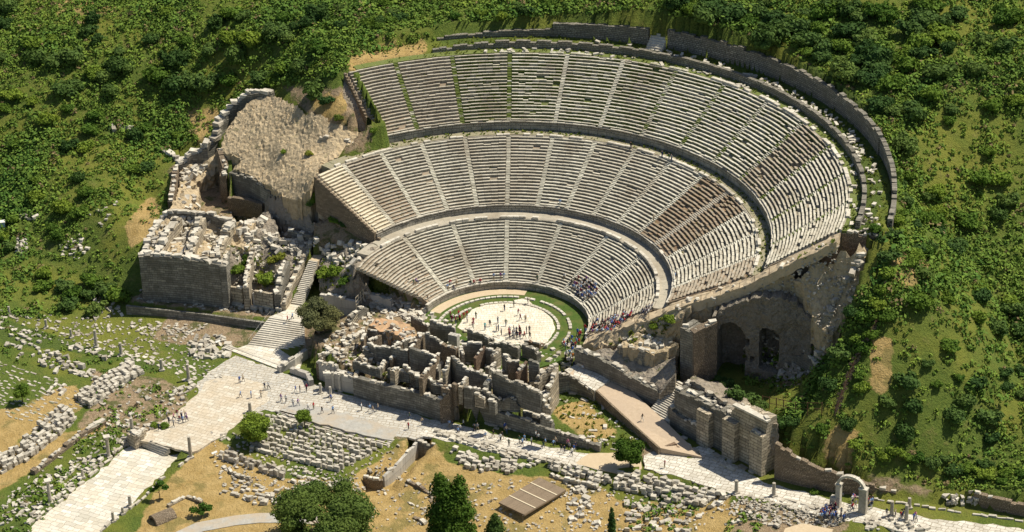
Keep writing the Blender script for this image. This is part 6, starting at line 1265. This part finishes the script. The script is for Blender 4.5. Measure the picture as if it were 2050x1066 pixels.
for x, y, t, po in ((1010,623,'black','stand'),(1029,615,'dark green','stand'),(1057,610,'black','stand'),(1038,632,'maroon','walk'),(1042,642,'maroon','walk'),(1052,645,'beige','stand'),(953,638,'dark green','stand'),(948,650,'red','stand'),(947,657,'maroon','walk'),(971,661,'teal','point'),(981,654,'black','walk'),(997,648,'grey','stand'),(998,664,'navy','stand'),(994,663,'white','stand'),(1013,653,'dark green','walk'),(1004,672,'grey','stand'),(1050,678,'red','walk'),(1054,669,'black','stand'),(1061,679,'black','walk'),(1060,667,'black','stand')):
    person(x, y, po, 'on orchestra floor', top=t, group=OG, z=.06)
crowd([(1014,668),(1042,664),(1044,682),(1022,680)], 15, ['stand', 'stand', 'walk'], 'in orchestra group', ['navy', 'black', 'red', 'maroon', 'grey', 'white'], OG, .06)
crowd([(895,636),(935,630),(945,646),(905,650)], 11, ['stand'], 'left of orchestra', ['red', 'maroon', 'white', 'red'], OG, .0)
def seat_z(px, py, tier):
    rI, rO, z0, z1, nr = tier; z = z0
    for _ in range(12):
        p = at(px, py, z); r = math.hypot(p[0], p[1]); k = min(nr-1, max(0, math.floor((r-rI)/((rO-rI)/nr)))); z = z0+(k+1)*(z1-z0)/nr
    a = math.atan2(p[1], p[0]); rr = rI+k*(rO-rI)/nr+.3; return np.array([rr*math.cos(a), rr*math.sin(a), z]), a
LOWT = (18.5, 33.0, 1.6, 10.0, 22); MIDT = (36.0, 53.6, 11.7, 20.5, 22)
taken = []
def sitter(px, py, tier, lab, group, top=None, pose='sit'):
    global npers
    p, a = seat_z(px, py, tier)
    if any(np.linalg.norm(p-q) < .5 for q in taken): return False
    taken.append(p); person(px, py, pose, lab, top=top, group=group); o = COL.objects[-1] if False else bpy.data.objects[-1]
    return p, a
def seated(polys, tier, n, lab, group, tops=None):
    xs = [p[0] for p in polys]; ys = [p[1] for p in polys]; c = 0; tr = 0
    while c < n and tr < 3000:
        tr += 1; x, y = random.uniform(min(xs), max(xs)), random.uniform(min(ys), max(ys))
        if not in_poly(np.array([x]), np.array([y]), polys)[0]: continue
        if one_seat(x, y, tier, lab, group, random.choice(tops) if tops else None): c += 1
def one_seat(x, y, tier, lab, group, top=None, pose='sit'):
    p, a = seat_z(x, y, tier)
    if any(np.linalg.norm(p-q) < .55 for q in taken): return False
    taken.append(p); tn = top or random.choice([t[0] for t in TOPS[:12]]); pn = random.choice([t[0] for t in PANTS])
    o = bpy.data.objects.new('person', FIG[pose]); COL.objects.link(o); o.location = p-(np.array([0, 0, .0])); s = 1.1; o.scale = (s, s, s); o.rotation_euler = (0, 0, a+math.pi/2+random.gauss(0, .15))
    for k, m_ in enumerate((skin, tm_[tn], pm2[pn], random.choice(hairs))): o.material_slots[k].link = 'OBJECT'; o.material_slots[k].material = m_
    k_ = min(21, max(0, int((math.hypot(p[0], p[1])-tier[0])/((tier[1]-tier[0])/tier[4]))))
    tag(o, where(p, 'person in %s top, %s row, %s' % (tn, ORD[k_], lab)), 'person', group); return True
ORD = 'first second third fourth fifth sixth seventh eighth ninth tenth eleventh twelfth thirteenth fourteenth fifteenth sixteenth seventeenth eighteenth nineteenth twentieth top topmost'.split()
D1 = ['navy', 'white', 'purple', 'black', 'light blue', 'maroon', 'white', 'blue']
seated([(1143,560),(1170,553),(1198,575),(1196,592),(1168,596)], LOWT, 46, 'in right crowd', 'large group seated in the lower tier', D1)
seated([(1190,642),(1225,637),(1268,622),(1270,630),(1225,665),(1190,668),(1182,660)], LOWT, 56, 'in end crowd', 'group seated along the right end of the lower tier', D1+['red'])
seated([(1283,622),(1305,612),(1325,615),(1300,635)], LOWT, 14, 'at tier corner', 'visitors gathered near the right end of the walkway', ['white', 'grey', 'navy'])
for x, y, po in ((828,563,'sit'),(833,560,'sit'),(896,569,'sit'),(902,567,'sit'),(906,564,'sit'),(912,558,'stand'),(905,545,'sit'),(942,556,'sit'),(948,553,'sit'),(945,548,'sit'),(988,516,'stand'),(1001,515,'stand'),(1008,536,'stand'),(1075,556,'stand'),(1079,549,'sit'),(1072,562,'stand'),(1233,628,'stand'),(1228,640,'stand'),(1277,612,'sit'),(1133,540,'sit'),(960,500,'sit')):
    one_seat(x, y, LOWT, 'on lower seats', 'scattered visitors on the lower tier', None, po)
for x, y in ((1330,315),(1340,322),(1349,322),(1118,416),(1348,560),(1310,440),(1262,300)): one_seat(x, y, MIDT, 'on middle seats', 'scattered visitors on the middle tier', None, 'stand')
crowd([(1125,690),(1152,676),(1180,652),(1190,664),(1165,700),(1140,716)], 30, ['stand', 'walk'], 'at orchestra exit', ['navy', 'light blue', 'blue', 'white', 'red', 'black'], 'visitors crowding the orchestra exit', 0.0, mind=4)
crowd([(1128,712),(1150,705),(1162,740),(1196,745),(1190,762),(1160,750),(1135,735)], 22, ['stand', 'walk'], 'on the landing', ['white', 'navy', 'white', 'black', 'orange'], 'visitors on the ramp landing')
crowd([(835,592),(855,598),(862,612),(842,612)], 5, ['stand'], 'by lower left seats', ['black', 'navy'], 'visitors at the left end of the lower tier', 1.2)
SG = 'visitors on the square and street'
for x, y in ((480,767),(487,764),(482,796),(503,797),(523,796),(530,781),(538,780),(592,786),(601,787),(614,784),(563,804),(573,806),(587,813),(597,812),(617,821),(628,820),(645,828),(667,828)): person(x, y, random.choice(['walk', 'walkb', 'stand']), 'on the square', group=SG, z=-4.98)
for x, y in ((663,804),(724,822),(741,824),(747,827),(757,823),(820,841),(818,860),(845,852),(906,858),(900,856),(921,864),(928,854),(917,870),(950,867),(956,862),(972,880),(988,876),(1002,884),(1006,880),(1019,894),(1014,868),(1011,862),(1040,888),(1046,893),(1050,886),(1064,891),(1073,878),(1078,882),(1088,898),(1092,892),(1108,895),(1112,890),(1124,905),(1130,908),(1140,901),(1137,894),(1149,905),(1152,900),(1145,912)): person(x, y, random.choice(['walk', 'walkb', 'stand']), 'on marble street', group=SG, z=-4.97)
for x, y in ((576,646),(586,641)): person(x, y, 'walk', 'on wide stairs', group=SG, z=-2.2)
crowd([(334,838),(372,828),(376,848),(338,860)], 12, ['stand', 'walk'], 'on the tan path', None, 'small tour group on the tan earth path', -4.98)
person(318, 862, 'walk', 'on the tan path', group='small tour group on the tan earth path', z=-4.98)
person(1286, 843, 'walk', 'alone on ramp', top='black', z=-2.45); person(1331, 937, 'stand', 'alone on marble street', top='maroon', z=-4.28)
GC = 'tour group waiting beside the street arch'
crowd([(1645,1020),(1672,1016),(1680,1045),(1640,1042)], 38, ['stand'], 'left of the arch', ['navy', 'white', 'black', 'light blue', 'white', 'blue', 'maroon'], GC, -4.25, mind=3.6)
crowd([(1684,1030),(1698,1034),(1692,1048),(1682,1046)], 5, ['stand'], 'left of the arch', None, GC, -4.25)
crowd([(1706,1000),(1716,1004),(1712,1026),(1704,1024)], 8, ['walk', 'stand'], 'under the arch', None, 'walkers at the street arch', -4.28); crowd([(1733,1006),(1748,1008),(1744,1022),(1734,1020)], 9, ['walk', 'stand'], 'right of the arch', None, 'walkers at the street arch', -4.28)
for x, y in ((1775,1033),(1792,1035),(1803,1039),(1808,1037),(1806,1041),(1829,1043),(1834,1046),(1832,1040)): person(x, y, random.choice(['walk', 'stand']), 'right of the arch', top=None, group='walkers at the street arch', z=-4.28)

# ------------------------------------------------------------------ railings, fences, panels
def post_fence(name, lab, pts, h, r, rails, mat, H=Htop, cat='fence', step=1.8):
    P = [G([q[0]], [q[1]], H=H)[0] if len(q) == 2 else at(*q) for q in pts]; P = ls([tuple(p) for p in P], step); t = thing(name, lab, cat, P[0])
    for p in P[:95]: z = H(p[0], p[1])[0] if len(pts[0]) == 2 else p[2]; p[2] = z; mb = MB(); mb.tube([(p[0], p[1], z-.3), (p[0], p[1], z+h)], r, 6); mb.build('post', mat, t)
    for k in rails: mb = MB(); mb.tube([(p[0], p[1], p[2]+h*k) for p in P], r*.6, 5); mb.build('rail', mat, t)
    return t
post_fence('rope_fence', 'thin rope fence on posts along the tan slope beside the right seats', [(p[0], p[1], p[2]+.1) for p in [epx(r, 3.2) for r in (20, 30, 36, 44, 52, 58)]], 1.2, .045, (.9,), 'rust', step=3.5)
post_fence('post_fence', 'row of tall rusty fence posts behind the ivy hedge', [(1526,818),(1568,826),(1616,832),(1645,832)], 2.9, .09, (.5, .95), 'rust', cat='fence', step=2.6)
t = post_fence('mesh_fence', 'old wire fence with brown dead vines climbing the right slope', [(1672,834),(1695,770),(1720,715),(1755,655)], 1.7, .06, (.3, .6, .95), 'rust', step=2.2)
mb = MB(); P = G([1672,1695,1720,1755], [834,770,715,655])
for p in ls([tuple(q) for q in P], .22):
    z = Hg(p[0], p[1])[0]
    for _ in range(3):
        s = random.uniform(.15, .4); x, y, zz = p[0]+random.gauss(0, .25), p[1]+random.gauss(0, .25), z+random.uniform(0, 1.5); mb.add([(x-s, y, zz), (x, y-.1, zz-s*.8), (x+s, y, zz+.1), (x, y+.1, zz+s)], [(0, 1, 2, 3)])
mb.build('dead_vines', 'bark', t)
post_fence('stair_railing', 'slanting metal handrail at the left edge of the wide stairs', [(497,688,-4.8),(541,632,-1.8)], .95, .03, (1,), 'metal', cat='railing', step=1.6)
post_fence('stair_railing', 'metal handrail at the right edge of the wide stairs', [(612,704,-4.8),(609,645,-1.8)], .95, .03, (1,), 'metal', cat='railing', step=1.6)
post_fence('wooden_railing', 'tall pale timber railing leaning by the grey wall right of the olive tree', [(713,618,1.0),(728,600,1.8)], 2.6, .06, (.3, .6, .97), 'woodpale', cat='railing', step=1.0)
post_fence('wooden_railing', 'low pale timber railing on the path below the grey wall', [(702,662,.4),(716,640,.6)], 1.3, .05, (.5, .97), 'woodpale', cat='railing', step=1.2)
for px, py, lab in ((437,692,'small flat information panel left of the low steps'),(1302,862,'small information panel beside the lone person on the ramp') ,(430,915,'bluish information panel at the end of the long block row')):
    p = g1(px, py); t = thing('information_panel', lab, 'sign', p); mb = MB(); mb.tube([(p[0], p[1], p[2]-.2), (p[0], p[1], p[2]+.9)], .05, 6); mb.build('post', 'metal', t); mb = MB(); mb.box((p[0], p[1], p[2]+1.0), (1.1, .7, .05), .4, tilt=.2); mb.build('panel', 'sign', t)

p = g1(2, 454); t = thing('metal_box', 'small pale blue metal box at the far left edge of the slope', 'box', p); mb = MB(); mb.box((p[0], p[1], p[2]+.6), (1.9, 1.2, 1.2), .2); MAT['paleblue'] = plain('pale_blue_paint', (.45, .55, .65), .5); mb.build('body', 'paleblue', t); mb = MB(); mb.box((p[0], p[1], p[2]+1.26), (2.1, 1.4, .12), .2); mb.build('lid', 'sign', t)
